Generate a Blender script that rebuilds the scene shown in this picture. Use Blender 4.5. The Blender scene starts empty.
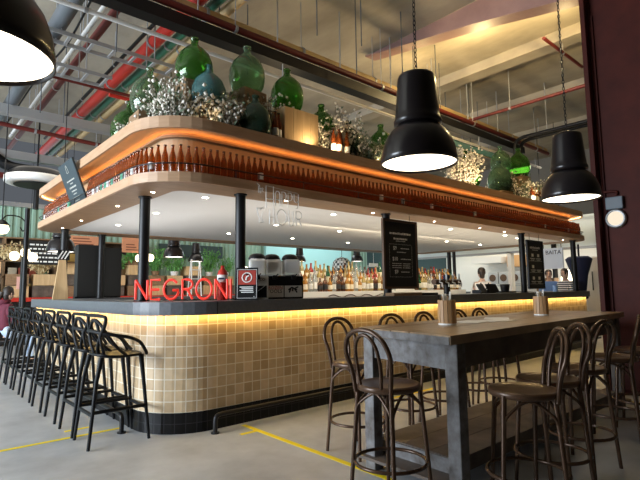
import bpy, bmesh, math, random
from mathutils import Vector, Matrix, Euler
random.seed(7)
PI = math.pi
SC = bpy.context.scene
COL = SC.collection

# ------------------------------------------------------------------ helpers
class MB:
    """collects shapes into one mesh"""
    def __init__(s): s.v=[]; s.f=[]; s.sm=[]; s.mi=[]; s.uv={}
    def add(s, vs, fs, smooth=False, mi=0, M=None):
        o=len(s.v)
        s.v += [tuple(M@Vector(p)) for p in vs] if M is not None else [tuple(p) for p in vs]
        for f in fs: s.f.append(tuple(i+o for i in f)); s.sm.append(smooth); s.mi.append(mi)
        return s
    def box(s, c, d, rz=0, mi=0, M=None, tilt=None):
        x,y,z=[k/2 for k in d]
        vs=[(-x,-y,-z),(x,-y,-z),(x,y,-z),(-x,y,-z),(-x,-y,z),(x,-y,z),(x,y,z),(-x,y,z)]
        T=Matrix.Translation(c)@(tilt.to_matrix().to_4x4() if tilt else Matrix.Rotation(rz,4,'Z'))
        if M is not None: T=M@T
        return s.add(vs,[(3,2,1,0),(4,5,6,7),(0,1,5,4),(1,2,6,5),(2,3,7,6),(3,0,4,7)],False,mi,T)
    def bb(s, x0,x1,y0,y1,z0,z1,mi=0,M=None):
        return s.box(((x0+x1)/2,(y0+y1)/2,(z0+z1)/2),(x1-x0,y1-y0,z1-z0),0,mi,M)
    def rbox(s, c, d, r=.01, seg=2, rz=0, mi=0, M=None):
        bm=bmesh.new(); bmesh.ops.create_cube(bm,size=1)
        bmesh.ops.scale(bm,vec=d,verts=bm.verts)
        bmesh.ops.bevel(bm,geom=bm.edges[:],offset=r,segments=seg,profile=.5,affect='EDGES')
        bm.verts.index_update()
        T=Matrix.Translation(c)@Matrix.Rotation(rz,4,'Z')
        if M is not None: T=M@T
        s.add([v.co[:] for v in bm.verts],[[v.index for v in f.verts] for f in bm.faces],False,mi,T); bm.free(); return s
    def tube(s, pts, r, n=8, closed=False, cap=True, mi=0, M=None):
        P=[Vector(p) for p in pts]; m=len(P)
        R=r if isinstance(r,(list,tuple)) else [r]*m
        vs=[]; prev=None
        for i,p in enumerate(P):
            if closed: t=P[(i+1)%m]-P[i-1]
            else: t=P[min(i+1,m-1)]-P[max(i-1,0)]
            t.normalize()
            if prev is None:
                a=Vector((0,0,1)) if abs(t.z)<.9 else Vector((1,0,0))
                nrm=a-t*a.dot(t)
            else: nrm=prev-t*prev.dot(t)
            nrm.normalize(); prev=nrm; b=t.cross(nrm)
            for k in range(n):
                a=2*PI*k/n; vs.append(p+(nrm*math.cos(a)+b*math.sin(a))*R[i])
        fs=[]
        for i in range(m if closed else m-1):
            j=(i+1)%m
            for k in range(n):
                l=(k+1)%n; fs.append((i*n+k,i*n+l,j*n+l,j*n+k))
        s.add(vs,fs,True,mi,M)
        if cap and not closed:
            s.add(vs[:n],[tuple(range(n))[::-1]],False,mi,M); s.add(vs[-n:],[tuple(range(n))],False,mi,M)
        return s
    def lathe(s, prof, n=16, c=(0,0,0), mi=0, M=None, smooth=True, closed=False):
        vs=[];m=len(prof)
        for (r,z) in prof:
            for k in range(n):
                a=2*PI*k/n; vs.append((c[0]+r*math.cos(a),c[1]+r*math.sin(a),c[2]+z))
        fs=[]
        for i in range(m if closed else m-1):
            j=(i+1)%m
            for k in range(n):
                l=(k+1)%n; fs.append((i*n+k,i*n+l,j*n+l,j*n+k))
        s.add(vs,fs,smooth,mi,M)
        if not closed:
            if prof[0][0]>1e-5: s.add(vs[:n],[tuple(range(n))[::-1]],False,mi,M)
            if prof[-1][0]>1e-5: s.add(vs[-n:],[tuple(range(n))],False,mi,M)
        return s
    def cyl(s,c,r,h,n=16,mi=0,M=None):
        return s.lathe([(r,0),(r,h)],n,c,mi,M)
    def prism(s, poly, z0, z1, mi=0, M=None):
        n=len(poly)
        vs=[(x,y,z0) for x,y in poly]+[(x,y,z1) for x,y in poly]
        fs=[tuple(range(n))[::-1],tuple(range(n,2*n))]+[(i,(i+1)%n,n+(i+1)%n,n+i) for i in range(n)]
        return s.add(vs,fs,False,mi,M)
    def ring(s, out, inn, z0, z1, mi=0):
        n=len(out)
        vs=[(x,y,z0) for x,y in out]+[(x,y,z1) for x,y in out]+[(x,y,z0) for x,y in inn]+[(x,y,z1) for x,y in inn]
        fs=[]
        for i in range(n):
            j=(i+1)%n
            fs+=[(i,j,n+j,n+i),(2*n+j,2*n+i,3*n+i,3*n+j),(n+i,n+j,3*n+j,3*n+i),(j,i,2*n+i,2*n+j)]
        return s.add(vs,fs,False,mi)
    def build(s, name, mats, parent=None, loc=None, rz=None):
        me=bpy.data.meshes.new(name); me.from_pydata(s.v,[],s.f)
        if not isinstance(mats,(list,tuple)): mats=[mats]
        for m in mats: me.materials.append(m)
        me.polygons.foreach_set('use_smooth',s.sm); me.polygons.foreach_set('material_index',s.mi)
        me.update()
        o=bpy.data.objects.new(name,me); COL.objects.link(o)
        if parent is not None: o.parent=parent
        if loc is not None: o.location=loc
        if rz is not None: o.rotation_euler=(0,0,rz)
        return o

def tag(o,label=None,cat=None,group=None,kind=None):
    if label: o['label']=label
    if cat: o['category']=cat
    if group: o['group']=group
    if kind: o['kind']=kind
    return o
def thing(name,label,cat,loc=(0,0,0),rz=0,group=None):
    o=bpy.data.objects.new(name,None); COL.objects.link(o)
    o.empty_display_size=.1
    o.location=loc; o.rotation_euler=(0,0,rz)
    return tag(o,label,cat,group)
def dup(root,loc=None,rz=None,label=None,group=None,scale=None):
    r=root.copy(); COL.objects.link(r)
    if loc is not None: r.location=loc
    if rz is not None: r.rotation_euler=(0,0,rz)
    if scale is not None: r.scale=(scale,)*3
    if label: r['label']=label
    if group: r['group']=group
    for ch in list(KIDS.get(root.name,[])):
        c=ch.copy(); COL.objects.link(c); c.parent=r
        for g in list(KIDS.get(ch.name,[])):
            d=g.copy(); COL.objects.link(d); d.parent=c
    return r
KIDS={}
def learn(root):
    """remember the parts of a thing so that copies get them too"""
    KIDS[root.name]=[o for o in bpy.data.objects if o.parent==root]
    for c in KIDS[root.name]: KIDS[c.name]=[o for o in bpy.data.objects if o.parent==c]
    return root
def smooth_path(pts,n=6,closed=False):
    P=[Vector(p) for p in pts]; m=len(P); out=[]
    for i in range(m if closed else m-1):
        p0=P[i-1] if (closed or i>0) else P[0]*2-P[1]
        p1=P[i]; p2=P[(i+1)%m]
        p3=P[(i+2)%m] if (closed or i+2<m) else P[-1]*2-P[-2]
        for k in range(n):
            t=k/n
            out.append(.5*((2*p1)+(-p0+p2)*t+(2*p0-5*p1+4*p2-p3)*t*t+(-p0+3*p1-3*p2+p3)*t**3))
    if not closed: out.append(P[-1])
    return out
def circle(c,r,n=32):
    return [(c[0]+r*math.cos(2*PI*k/n),c[1]+r*math.sin(2*PI*k/n),c[2]) for k in range(n)]

# ------------------------------------------------------------------ materials
def mat(name,col,rough=.5,metal=0,noise=None,trans=0,ior=1.45,bump=0,emit=None,estr=0,stretch=None,col2=None,coat=0,spec=None,detail=5):
    m=bpy.data.materials.new(name); m.use_nodes=True
    nt=m.node_tree; b=nt.nodes['Principled BSDF']
    b.inputs['Base Color'].default_value=(*col,1); b.inputs['Roughness'].default_value=rough
    b.inputs['Metallic'].default_value=metal; b.inputs['Transmission Weight'].default_value=trans
    b.inputs['IOR'].default_value=ior
    if coat: b.inputs['Coat Weight'].default_value=coat; b.inputs['Coat Roughness'].default_value=.15
    if spec is not None: b.inputs['Specular IOR Level'].default_value=spec
    if emit: b.inputs['Emission Color'].default_value=(*emit,1); b.inputs['Emission Strength'].default_value=estr
    if noise:
        tc=nt.nodes.new('ShaderNodeTexCoord'); mp=nt.nodes.new('ShaderNodeMapping'); nz=nt.nodes.new('ShaderNodeTexNoise'); rp=nt.nodes.new('ShaderNodeValToRGB')
        nt.links.new(tc.outputs['Object'],mp.inputs['Vector'])
        if stretch: mp.inputs['Scale'].default_value=stretch
        nt.links.new(mp.outputs['Vector'],nz.inputs['Vector'])
        nz.inputs['Scale'].default_value=noise; nz.inputs['Detail'].default_value=detail; nz.inputs['Roughness'].default_value=.6
        c2=col2 or tuple(c*.6 for c in col)
        rp.color_ramp.elements[0].position=.32; rp.color_ramp.elements[1].position=.68
        rp.color_ramp.elements[0].color=(*c2,1); rp.color_ramp.elements[1].color=(*col,1)
        nt.links.new(nz.outputs['Fac'],rp.inputs['Fac']); nt.links.new(rp.outputs['Color'],b.inputs['Base Color'])
        if bump:
            bp=nt.nodes.new('ShaderNodeBump'); bp.inputs['Strength'].default_value=bump; bp.inputs['Distance'].default_value=.01
            nt.links.new(nz.outputs['Fac'],bp.inputs['Height']); nt.links.new(bp.outputs['Normal'],b.inputs['Normal'])
    return m
def emis(name,col,s):
    m=bpy.data.materials.new(name); m.use_nodes=True; nt=m.node_tree
    nt.nodes.remove(nt.nodes['Principled BSDF']); e=nt.nodes.new('ShaderNodeEmission')
    e.inputs[0].default_value=(*col,1); e.inputs[1].default_value=s
    nt.links.new(e.outputs[0],nt.nodes['Material Output'].inputs[0]); return m
def tile_mat(name,c1,c2,grout,size,mortar,rough,uv=True,bias=0,bump=.25):
    m=bpy.data.materials.new(name); m.use_nodes=True; nt=m.node_tree; b=nt.nodes['Principled BSDF']
    tc=nt.nodes.new('ShaderNodeTexCoord'); br=nt.nodes.new('ShaderNodeTexBrick')
    br.offset=0; br.squash=1
    br.inputs['Scale'].default_value=1; br.inputs['Brick Width'].default_value=size; br.inputs['Row Height'].default_value=size
    br.inputs['Mortar Size'].default_value=mortar; br.inputs['Mortar Smooth'].default_value=.1; br.inputs['Bias'].default_value=bias
    br.inputs['Color1'].default_value=(*c1,1); br.inputs['Color2'].default_value=(*c2,1); br.inputs['Mortar'].default_value=(*grout,1)
    nt.links.new(tc.outputs['UV'],br.inputs['Vector'])
    nz=nt.nodes.new('ShaderNodeTexNoise'); nz.inputs['Scale'].default_value=14; nz.inputs['Detail'].default_value=4
    nt.links.new(tc.outputs['Object'],nz.inputs['Vector'])
    mx=nt.nodes.new('ShaderNodeMix'); mx.data_type='RGBA'; mx.blend_type='MULTIPLY'; mx.inputs['Factor'].default_value=.3
    nt.links.new(br.outputs['Color'],mx.inputs[6]); nt.links.new(nz.outputs['Fac'],mx.inputs[7])
    nt.links.new(mx.outputs[2],b.inputs['Base Color']); b.inputs['Roughness'].default_value=rough
    bp=nt.nodes.new('ShaderNodeBump'); bp.inputs['Strength'].default_value=bump; bp.inputs['Distance'].default_value=.004; bp.invert=True
    nt.links.new(br.outputs['Fac'],bp.inputs['Height']); nt.links.new(bp.outputs['Normal'],b.inputs['Normal'])
    return m

M_floor=mat('polished concrete',(.53,.54,.55),.36,noise=2.2,col2=(.36,.37,.38),bump=.03,detail=12)
M_ceil=mat('cast concrete',(.46,.41,.32),.85,noise=.9,col2=(.25,.22,.175),bump=.1,detail=10,stretch=(1,.45,1))
M_tile=tile_mat('tan glazed tile',(.80,.61,.39),(.54,.37,.20),(.92,.84,.68),.1,.0045,.33)
M_kick=tile_mat('black glazed tile',(.006,.006,.007),(.010,.010,.011),(.035,.035,.04),.1,.0035,.3); M_kick.node_tree.nodes['Principled BSDF'].inputs['Specular IOR Level'].default_value=.2
M_counter=mat('charcoal stone',(.13,.135,.15),.36,noise=30,col2=(.10,.105,.115))
M_woodlam=mat('pale oak laminate',(.55,.35,.215),.40,noise=3,col2=(.45,.27,.155),stretch=(1,1,9))
M_woodflat=mat('oak soffit board',(.36,.215,.115),.5,noise=4,col2=(.27,.155,.08),stretch=(1,6,1))
M_orange=mat('plywood lining',(.70,.44,.22),.5,noise=3,col2=(.60,.36,.17),stretch=(1,1,6))
M_white=mat('white ceiling paint',(.80,.79,.77),.6)
M_wpaint=mat('white enamel',(.78,.77,.74),.35)
M_black=mat('black powder coat',(.008,.008,.009),.42,spec=.35)
M_blackpl=mat('matte black plastic',(.006,.0065,.008),.48,spec=.25)
M_bronze=mat('aged brown steel',(.105,.058,.034),.26,metal=.35,noise=9,col2=(.065,.036,.022))
M_seat=mat('brown seat panel',(.12,.066,.038),.3,metal=.2,noise=6,col2=(.075,.04,.024))
M_top=mat('worn table boards',(.44,.31,.19),.32,noise=2.2,col2=(.22,.145,.085),stretch=(1.2,10,3),bump=.15,detail=8)
M_old=mat('weathered timber',(.17,.135,.11),.55,noise=3.5,col2=(.06,.045,.035),stretch=(1,1,1.5),bump=.3,detail=8)
M_bluepaint=mat('chipped blue grey paint',(.22,.22,.23),.55,noise=11,col2=(.085,.07,.06),bump=.35,detail=10)
M_amber=mat('amber glass',(.42,.10,.018),.05,trans=.7)
M_cap=mat('bottle cap',(.05,.03,.02),.35,metal=.6)
M_rail=mat('black rail',(.02,.02,.022),.3,metal=.5)
M_shade=mat('black enamel shade',(.014,.011,.012),.28,coat=.3)
M_shadein=mat('white enamel reflector',(.85,.83,.78),.4)
M_diff=emis('frosted lamp diffuser',(1,.86,.64),5)
M_down=emis('downlight lens',(1,.88,.68),45)
M_led=emis('warm LED strip',(1,.64,.19),50)
M_ledc=emis('amber LED strip',(1,.42,.12),9)
M_ledo=emis('soft amber LED strip',(1,.55,.24),9)
M_green=mat('green demijohn glass',(.22,.50,.13),.03,trans=.94)
M_pale=mat('pale green glass',(.42,.62,.40),.03,trans=.94)
M_teal=mat('teal glass',(.20,.45,.45),.05,trans=.7)
M_dkgreen=mat('dark olive glass',(.14,.27,.18),.05,trans=.75)
M_maroon=mat('maroon steel paint',(.085,.018,.012),.6,noise=3,col2=(.055,.012,.009),bump=.08,spec=.2)
M_beam=mat('mauve beam paint',(.32,.19,.16),.55,noise=2,col2=(.24,.135,.12),bump=.05)
M_red=mat('red pipe paint',(.48,.028,.018),.4)
M_dkred=mat('dull red pipe',(.12,.016,.012),.5)
M_gpipe=mat('green pipe paint',(.03,.16,.10),.4)
M_tan=mat('tan pipe lagging',(.58,.42,.21),.55,noise=4,col2=(.5,.35,.17))
M_galv=mat('galvanised steel',(.42,.43,.44),.42,metal=.55)
M_dkduct=mat('dark grey duct',(.11,.12,.13),.5,metal=.3)
M_pvc=mat('white conduit',(.75,.73,.70),.45)
M_corr=mat('sage corrugated sheet',(.36,.52,.40),.55,noise=2,col2=(.30,.45,.35))
M_tealw=mat('dark teal wall',(.045,.075,.075),.6)
M_cyan=mat('pale aqua wall',(.40,.68,.66),.6)
M_crate=mat('crate timber',(.34,.21,.11),.65,noise=9,col2=(.17,.10,.05),stretch=(1,1,8))
M_pine=mat('pine planks',(.68,.48,.26),.5,noise=3,col2=(.55,.36,.18),stretch=(7,7,.6))
M_stem=mat('dry stems',(.20,.15,.09),.8)
M_flower=mat('dried white blossom',(.82,.76,.66),.8)
M_leaf=mat('grey green leaf',(.13,.17,.10),.7)
M_leafg=mat('fresh green leaf',(.12,.33,.08),.6)
M_straw=mat('straw',(.62,.48,.25),.8)
M_chalk=mat('chalk lettering',(.85,.85,.82),.8)
M_board=mat('chalkboard',(.012,.013,.014),.5)
M_frame=mat('dark walnut frame',(.10,.055,.03),.5)
M_redsign=mat('red neon tubing',(.80,.045,.03),.3,emit=(1,.06,.03),estr=.35)
M_neon=mat('unlit glass tubing',(.95,.95,.93),.2,trans=.08)
M_acryl=mat('clear acrylic',(.97,.98,.98),.02,trans=1,ior=1.05)
M_tape=mat('yellow floor tape',(.95,.74,.01),.5)
M_skin=mat('skin',(.62,.40,.30),.55)
M_hair=mat('dark hair',(.03,.02,.015),.5)
M_hoodie=mat('maroon hoodie',(.12,.018,.035),.8)
M_jeans=mat('pale blue denim',(.45,.55,.70),.8)
M_shirt=mat('white shirt',(.78,.75,.72),.75)
M_apron=mat('black apron',(.02,.02,.022),.7)
M_navy=mat('navy canvas',(.012,.016,.05),.8)
M_bamboo=mat('bamboo slats',(.50,.31,.16),.5,noise=3,col2=(.36,.21,.10),stretch=(8,8,.5))
M_paper=mat('paper',(.85,.83,.78),.7)
M_ored=mat('terracotta orange sign',(.75,.33,.18),.6)
M_globe=emis('opal globe',(1,.80,.48),7)
M_screen=mat('dark grille cloth',(.014,.014,.013),.7)
M_wallplain=mat('hall wall paint',(.20,.19,.17),.8)
M_kwhite=mat('kitchen white',(.82,.80,.74),.5)
M_steel=mat('brushed steel',(.55,.55,.55),.35,metal=.7)

# ------------------------------------------------------------------ camera (26 mm phone lens, solved from the bar's vanishing points)
F=482.0
u=Vector((552,43,F)).normalized(); v=Vector((-428,55.4,F)); v=(v-u*u.dot(v)).normalized(); w=u.cross(v)
if w.y>0: w=-w
def toworld(c): return Vector((u.dot(c),v.dot(c),w.dot(c)))
right=toworld(Vector((1,0,0))); up=toworld(Vector((0,-1,0))); back=toworld(Vector((0,0,-1)))
cam=bpy.data.cameras.new('camera'); camo=bpy.data.objects.new('camera',cam); COL.objects.link(camo)
cam.sensor_fit='HORIZONTAL'; cam.sensor_width=36; cam.lens=F/640*36; cam.clip_start=.05; cam.clip_end=200
m3=Matrix((right,up,back)).transposed(); camo.matrix_world=Matrix.Translation((0,0,1.30))@m3.to_4x4()
SC.camera=camo

# ------------------------------------------------------------------ outline of the island bar
def rr(x0,y0,x1,y1,r,n=9):
    out=[]
    for cx,cy,a0 in ((x0+r,y0+r,PI),(x1-r,y0+r,1.5*PI),(x1-r,y1-r,0),(x0+r,y1-r,.5*PI)):
        for k in range(n+1):
            a=a0+.5*PI*k/n; out.append((cx+r*math.cos(a),cy+r*math.sin(a)))
    return out
def canopy_line(d): return rr(1.68+d,4.20+d,12.15-d,9.40-d,max(.60-d,.03))
def counter_line(d): return rr(1.70+d,4.14+d,12.10-d,9.75-d,max(.62-d,.03))

def struct(name,mb,m):
    o=mb.build(name,m); o['kind']='structure'; return o

# ---- setting
struct('floor',MB().bb(-9,24,-9,20,-.1,0),M_floor)
cb=MB().bb(-9,24,-9,17,6.0,6.2)
struct('ceiling',cb,M_ceil)
mb=MB()
x=-6.0
vs=[];fs=[]
k=0
while x<17.6:                                   # corrugated sheet, real folds
    for (dx,dy) in ((0,0),(.07,0),(.10,.045),(.17,.045)):
        vs+= [(x+dx,16.5+dy,0),(x+dx,16.5+dy,3.9)]
    x+=.20
for i in range(len(vs)//2-1): fs.append((2*i,2*i+2,2*i+3,2*i+1))
mb.add(vs,fs); struct('wall_back',mb,M_corr)
struct('wall_right',MB().bb(-9,24,-8.2,-8,0,6),M_wallplain)
struct('wall_end',MB().bb(17.6,17.8,11.75,16.5,0,3.4),M_tealw); struct('wall_end_upper',MB().bb(17.6,17.8,11.75,16.5,3.4,6).bb(17.6,17.8,-8,4.2,0,6).bb(17.6,17.8,4.2,11.75,3.2,6),M_wallplain)
struct('wall_daylight_blocker',MB().bb(-1.4,-1.2,-8,3.3,0,6),M_wallplain)  # unseen wall, added to keep the daylight off the floor right of the table
struct('trim_1',MB().bb(-6,17.6,16.35,16.5,3.85,3.98),M_galv)

# ---- hall ceiling services -------------------------------------------------
def pipe(name,label,cat,a,b,r,m,group=None,n=12):
    mb=MB().tube([a,b],r,n); return tag(mb.build(name,m),label,cat,group)
def pipe_clamped(name,label,a,b,r,m,step=2.0,hang=5.98,ax=0):
    t=thing(name,label,'pipe')
    MB().tube([a,b],r,14).build('pipe_run',m,t)
    A=Vector(a);B=Vector(b);L=(B-A).length;d=(B-A).normalized();s=.8
    while s<L:
        p=A+d*s
        MB().tube([p-d*.02,p+d*.02],r*1.18,14).tube([p+Vector((0,0,r)),(p.x,p.y,hang)],.008,6).build('hanger',M_galv,t)
        s+=step
    return t
pipe_clamped('sprinkler_main','thick bright red pipe running overhead above the bar corner',(2.90,2.5,5.30),(2.90,16,5.30),.097,M_red)
pipe_clamped('service_pipe','dark green pipe running between the red and tan overhead pipes',(3.15,2.5,5.33),(3.15,16,5.33),.068,M_gpipe)
pipe_clamped('service_pipe','tan lagged overhead pipe beside the green pipe, heading to the back wall',(3.37,2.5,5.33),(3.37,16,5.33),.074,M_tan)
pipe_clamped('service_pipe','dull red overhead pipe beside the white tube at the upper left',(2.16,3.5,5.35),(2.16,16,5.35),.059,M_dkred)
pipe_clamped('service_pipe','thin black rod pipe close under the concrete ceiling',(2.72,5.8,5.35),(2.72,14,5.35),.03,M_black,hang=5.98)
pipe_clamped('conduit','long white tube running away at the upper left ceiling',(1.95,4.9,5.25),(1.95,14,5.25),.034,M_pvc)
pipe_clamped('conduit','white conduit crossing behind the demijohn necks along the bar',(.6,5.45,4.4),(12.5,5.45,4.4),.026,M_pvc,step=2.7,hang=4.62)
pipe_clamped('service_pipe','tan lagged pipe running lengthwise above the red strip pipe',(2.2,5.75,5.10),(13.5,5.75,5.10),.085,M_tan,step=1.7)
pipe_clamped('service_pipe','dark red pipe on top of the black cable duct',(-.5,5.46,4.875),(13,5.46,4.875),.05,M_dkred,step=3)
t=thing('cable_duct','long black cable duct hung lengthwise above the bar','duct')
MB().bb(-1,11.6,5.42,5.62,4.62,4.78).build('duct_body',M_black,t)
for i in range(9):
    MB().tube([(.2+i*1.3,5.575,4.78),(.2+i*1.3,5.575,6.0)],.012,6).build('hanger',M_galv,t)
t=thing('ventilation_duct','fat dark grey duct at the upper left beside the near lamp','duct')
MB().tube([(1.48,5.9,5.0),(1.48,12.5,5.0)],.11,16).build('duct_body',M_dkduct,t)
MB().tube(smooth_path([(1.62,5.6,5.0),(1.66,7,4.9),(1.64,7.6,4.86),(1.6,9,4.93),(1.6,12,4.95)]),.014,6).build('cable',M_black,t)
def tray(label,y,z,x0,x1,wd=.32):
    t=thing('cable_tray',label,'cable tray',group='ladder cable trays')
    for s in (0,wd): MB().bb(x0,x1,y+s-.01,y+s+.01,z,z+.055).build('side_rail',M_galv,t)
    xx=x0+.1
    while xx<x1:
        MB().bb(xx,xx+.04,y+.01,y+wd-.01,z+.01,z+.03).build('rung',M_galv,t); xx+=.30
    for xx in (x0+.6,x1-.4): MB().tube([(xx,y,z),(xx,y,6)],.01,6).tube([(xx,y+wd,z),(xx,y+wd,6)],.01,6).build('hanger',M_galv,t)
tray('upper ladder cable tray nearest the lamp at the upper left',7.0,4.82,.9,3.2)
tray('lower ladder cable tray ending beside the thick red pipe',7.95,4.78,.5,2.48,.42)
pipe_clamped('sprinkler_branch','red branch pipe crossing in front of the lower cable tray',(2.64,8.6,4.78),(3.6,8.6,4.78),.035,M_red,hang=5.98,step=.5)
pipe_clamped('sprinkler_branch','dull red branch pipe crossing beneath the grey overhead beam',(0,11.2,4.75),(3.4,11.2,4.6),.045,M_dkred,hang=5.98,step=1.2)
pipe_clamped('sprinkler_branch','thin dark red pipe crossing the left ceiling bays',(-.5,9.2,5.1),(6,9.2,5.1),.03,M_dkred,step=1.5)
MBb=MB().bb(-4,9,10.55,10.75,4.72,4.9)
tag(MBb.build('grey_tie_beam',M_galv),'grey steel tie beam crossing the far left ceiling','beam')
tag(MB().bb(-4,9,13.4,13.6,4.55,4.75).build('grey_tie_beam',M_galv),'further grey steel tie beam near the clerestory gap','beam')
tag(MB().bb(-4,9,14.9,15.05,4.35,4.5).build('red_tie_beam',M_dkred),'dull red steel tie beam by the sage corrugated wall','beam')
for i,(a,b) in enumerate((((8.2,3.40,5.62),(9.9,3.42,5.62)),((8.6,5.3,5.05),(8.6,1.7,5.05)))):
    pass
pipe_clamped('sprinkler_branch','short red drop pipe under the pale ceiling beside the maroon column',(8.25,3.41,5.62),(9.95,3.41,5.62),.03,M_dkred,step=1)
pipe_clamped('sprinkler_branch','thin red pipe crossing the right ceiling toward the maroon column',(9.5,7.5,5.05),(9.5,1.2,5.05),.035,M_dkred,step=2)
t=thing('drain_pipe','black elbowed drain pipes above the right end of the bar','pipe')
for dx in (0,.28):
    MB().tube(smooth_path([(11.0+dx,1.0,4.85),(11.0+dx,4.6,4.85),(11.0+dx,5.2,4.84),(11.0+dx,5.36,4.72),(11.0+dx,5.38,4.45)],5),.042,12).build('pipe_run',M_black,t)
for yy in (2,3.4,4.6): MB().tube([(11.0,yy,4.85),(11.0,yy,6)],.01,6).build('hanger',M_galv,t)
t=thing('strip_tray','pale green strip light tray hung beside the black duct','tray')
MB().bb(8.2,11.4,5.92,6.18,4.62,4.66).build('tray_body',M_gpipe,t); MB().bb(8.2,11.4,6.18,6.2,4.6,4.72).build('lip',M_tan,t)
for xx in (8.6,9.8,11): MB().tube([(xx,6.05,4.66),(xx,6.05,6)],.009,6).build('hanger',M_galv,t)
hr=[(4.3,4.9,4.9),(5.0,4.7,4.9),(5.3,5.1,4.7),(6.2,4.9,4.8),(6.9,5.2,4.9),(7.6,5.2,4.8),(8.3,5.6,4.9),(9.4,6.2,5.0),(3.3,5.9,5.0),(4.1,6.4,4.8),(1.1,7.4,4.9),(1.3,9.7,4.3),(1.7,9.2,4.4),(2.2,9.8,4.5),(9.9,5.9,4.5),(10.8,6.2,4.6),(8.4,3.2,4.9),(2.1,6.6,4.6)]
for x,y,z in hr:
    tag(MB().tube([(x,y,z),(x,y,6)],.009,6).build('hanger_rod',M_dkduct),'thin steel hanger rod dropping from the concrete ceiling','rod','ceiling hanger rods')
# raised concrete ribs of the slab
for i,x in enumerate((8.9,11.4,14)):
    tag(MB().bb(x,x+.35,-4,16.8,5.80,6.0).build('ceiling_rib',M_ceil),['concrete slab rib just beyond the mauve beam','middle concrete slab rib beyond the mauve beam','concrete slab rib above the far kitchen stall'][i],'rib',kind='structure')

# portal beam with haunch + maroon column
t=thing('portal_beam','mauve tapered steel beam slanting up from the maroon column to the ceiling','beam')
mb=MB()
P=[(1.0,5.98),(6.26,5.985),(6.26,5.93),(3.85,5.56),(2.4,5.28),(1.0,5.02)]
n=len(P)
vs=[(6.88,y,z) for y,z in P]+[(6.92,y,z) for y,z in P]
mb.add(vs,[tuple(range(n)),tuple(range(n,2*n))[::-1]]+[(i,n+i,n+(i+1)%n,(i+1)%n) for i in range(n)])
mb.build('web',M_beam,t)
mb=MB(); q=[(6.26,5.93),(3.85,5.56),(2.4,5.28),(1.0,5.02)]
for (a,b) in zip(q,q[1:]):
    vs=[(X,a[0],a[1]+d) for X in (6.76,7.04) for d in (-.025,0)]+[(X,b[0],b[1]+d) for X in (6.76,7.04) for d in (-.025,0)]
    mb.add(vs,[(0,1,3,2),(4,6,7,5),(0,4,5,1),(2,3,7,6),(0,2,6,4),(1,5,7,3)])
mb.build('bottom_flange',M_beam,t)
t=thing('steel_column','wide maroon painted steel column at the far end of the table','column')
MB().bb(6.74,7.10,2.24,2.295,0,6).build('flange',M_maroon,t)
MB().bb(6.74,7.10,1.30,1.345,0,6).build('flange',M_maroon,t)
MB().bb(6.90,6.94,1.345,2.24,0,6).build('web',M_maroon,t)
MB().bb(6.87,6.90,2.19,2.24,0,4.95).build('cover_strip',M_maroon,t)
MB().bb(6.70,7.14,1.26,2.34,0,.02).build('base_plate',M_maroon,t)
# conduit + bulkhead on the column
t=thing('bulkhead_light','round lit bulkhead lamp with grey box on the maroon column','wall lamp',(6.90,2.085,2.16))
Mx=Matrix.Rotation(-PI/2,4,'Y')
MB().lathe([(.118,0),(.125,.03),(.115,.06),(.098,.068),(.098,.05)],24,M=Mx).build('rim',M_galv,t)
MB().lathe([(.096,.045),(.08,.066),(.04,.078),(.001,.082)],20,M=Mx).build('lens',emis('bulkhead lens',(1,.86,.66),1.0),t)
MB().rbox((-.035,0,.20),(.07,.20,.16),.012).build('junction_box',mat('blue grey box',(.16,.19,.22),.5),t)
MB().tube(smooth_path([(-.03,-.02,.30),(-.03,-.03,.34),(-.03,.02,.355),(-.03,.10,.36),(-.03,.13,.39),(-.03,.135,.5),(-.03,.14,1.2),(-.03,.15,3.0)],5),.017,8).build('conduit',M_maroon,t)
t=thing('spotlight','small black square spotlight high beside the maroon column','spotlight',(9.6,3.0,4.9))
MB().rbox((0,0,0),(.12,.16,.22),.015).build('lamp_head',M_black,t); MB().tube([(0,0,.1),(0,0,1.1)],.012,6).build('rod',M_black,t)

# ---- the island bar --------------------------------------------------------
bar=thing('bar_counter','long island bar counter clad in tan tiles with charcoal top','bar counter',(0,0,0))
def wallstrip(line,z0,z1,name,m,top=True):
    n=len(line); vs=[];fs=[];uv=[];L=0;arc=[0]
    for i in range(n):
        a=line[i];b=line[(i+1)%n]; L+=math.hypot(b[0]-a[0],b[1]-a[1]); arc.append(L)
    for i in range(n+1):
        x,y=line[i%n]; vs+=[(x,y,z0),(x,y,z1)]
    for i in range(n): fs.append((2*i,2*i+2,2*i+3,2*i+1))
    me=bpy.data.meshes.new(name); me.from_pydata(vs,[],fs); me.materials.append(m)
    uvl=me.uv_layers.new(name='UVMap')
    for p in me.polygons:
        for li in p.loop_indices:
            vi=me.loops[li].vertex_index; uvl.data[li].uv=(arc[vi//2],vs[vi][2]-.19)
    o=bpy.data.objects.new(name,me); COL.objects.link(o); o.parent=bar; return o
wallstrip(counter_line(.08),.19,1.092,'tile_wall',M_tile)
wallstrip(counter_line(.082),0,.19,'kick_base',M_kick)
MB().ring(counter_line(0),counter_line(.026),1.08,1.205).ring(counter_line(.026),counter_line(.62),1.092,1.205).build('countertop',M_counter,bar)
MB().ring(counter_line(.62),counter_line(.66),0,1.15).build('inner_lining',M_black,bar)
MB().ring(counter_line(.030),counter_line(.045),1.083,1.0905).build('light_strip',M_led,bar)
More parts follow.
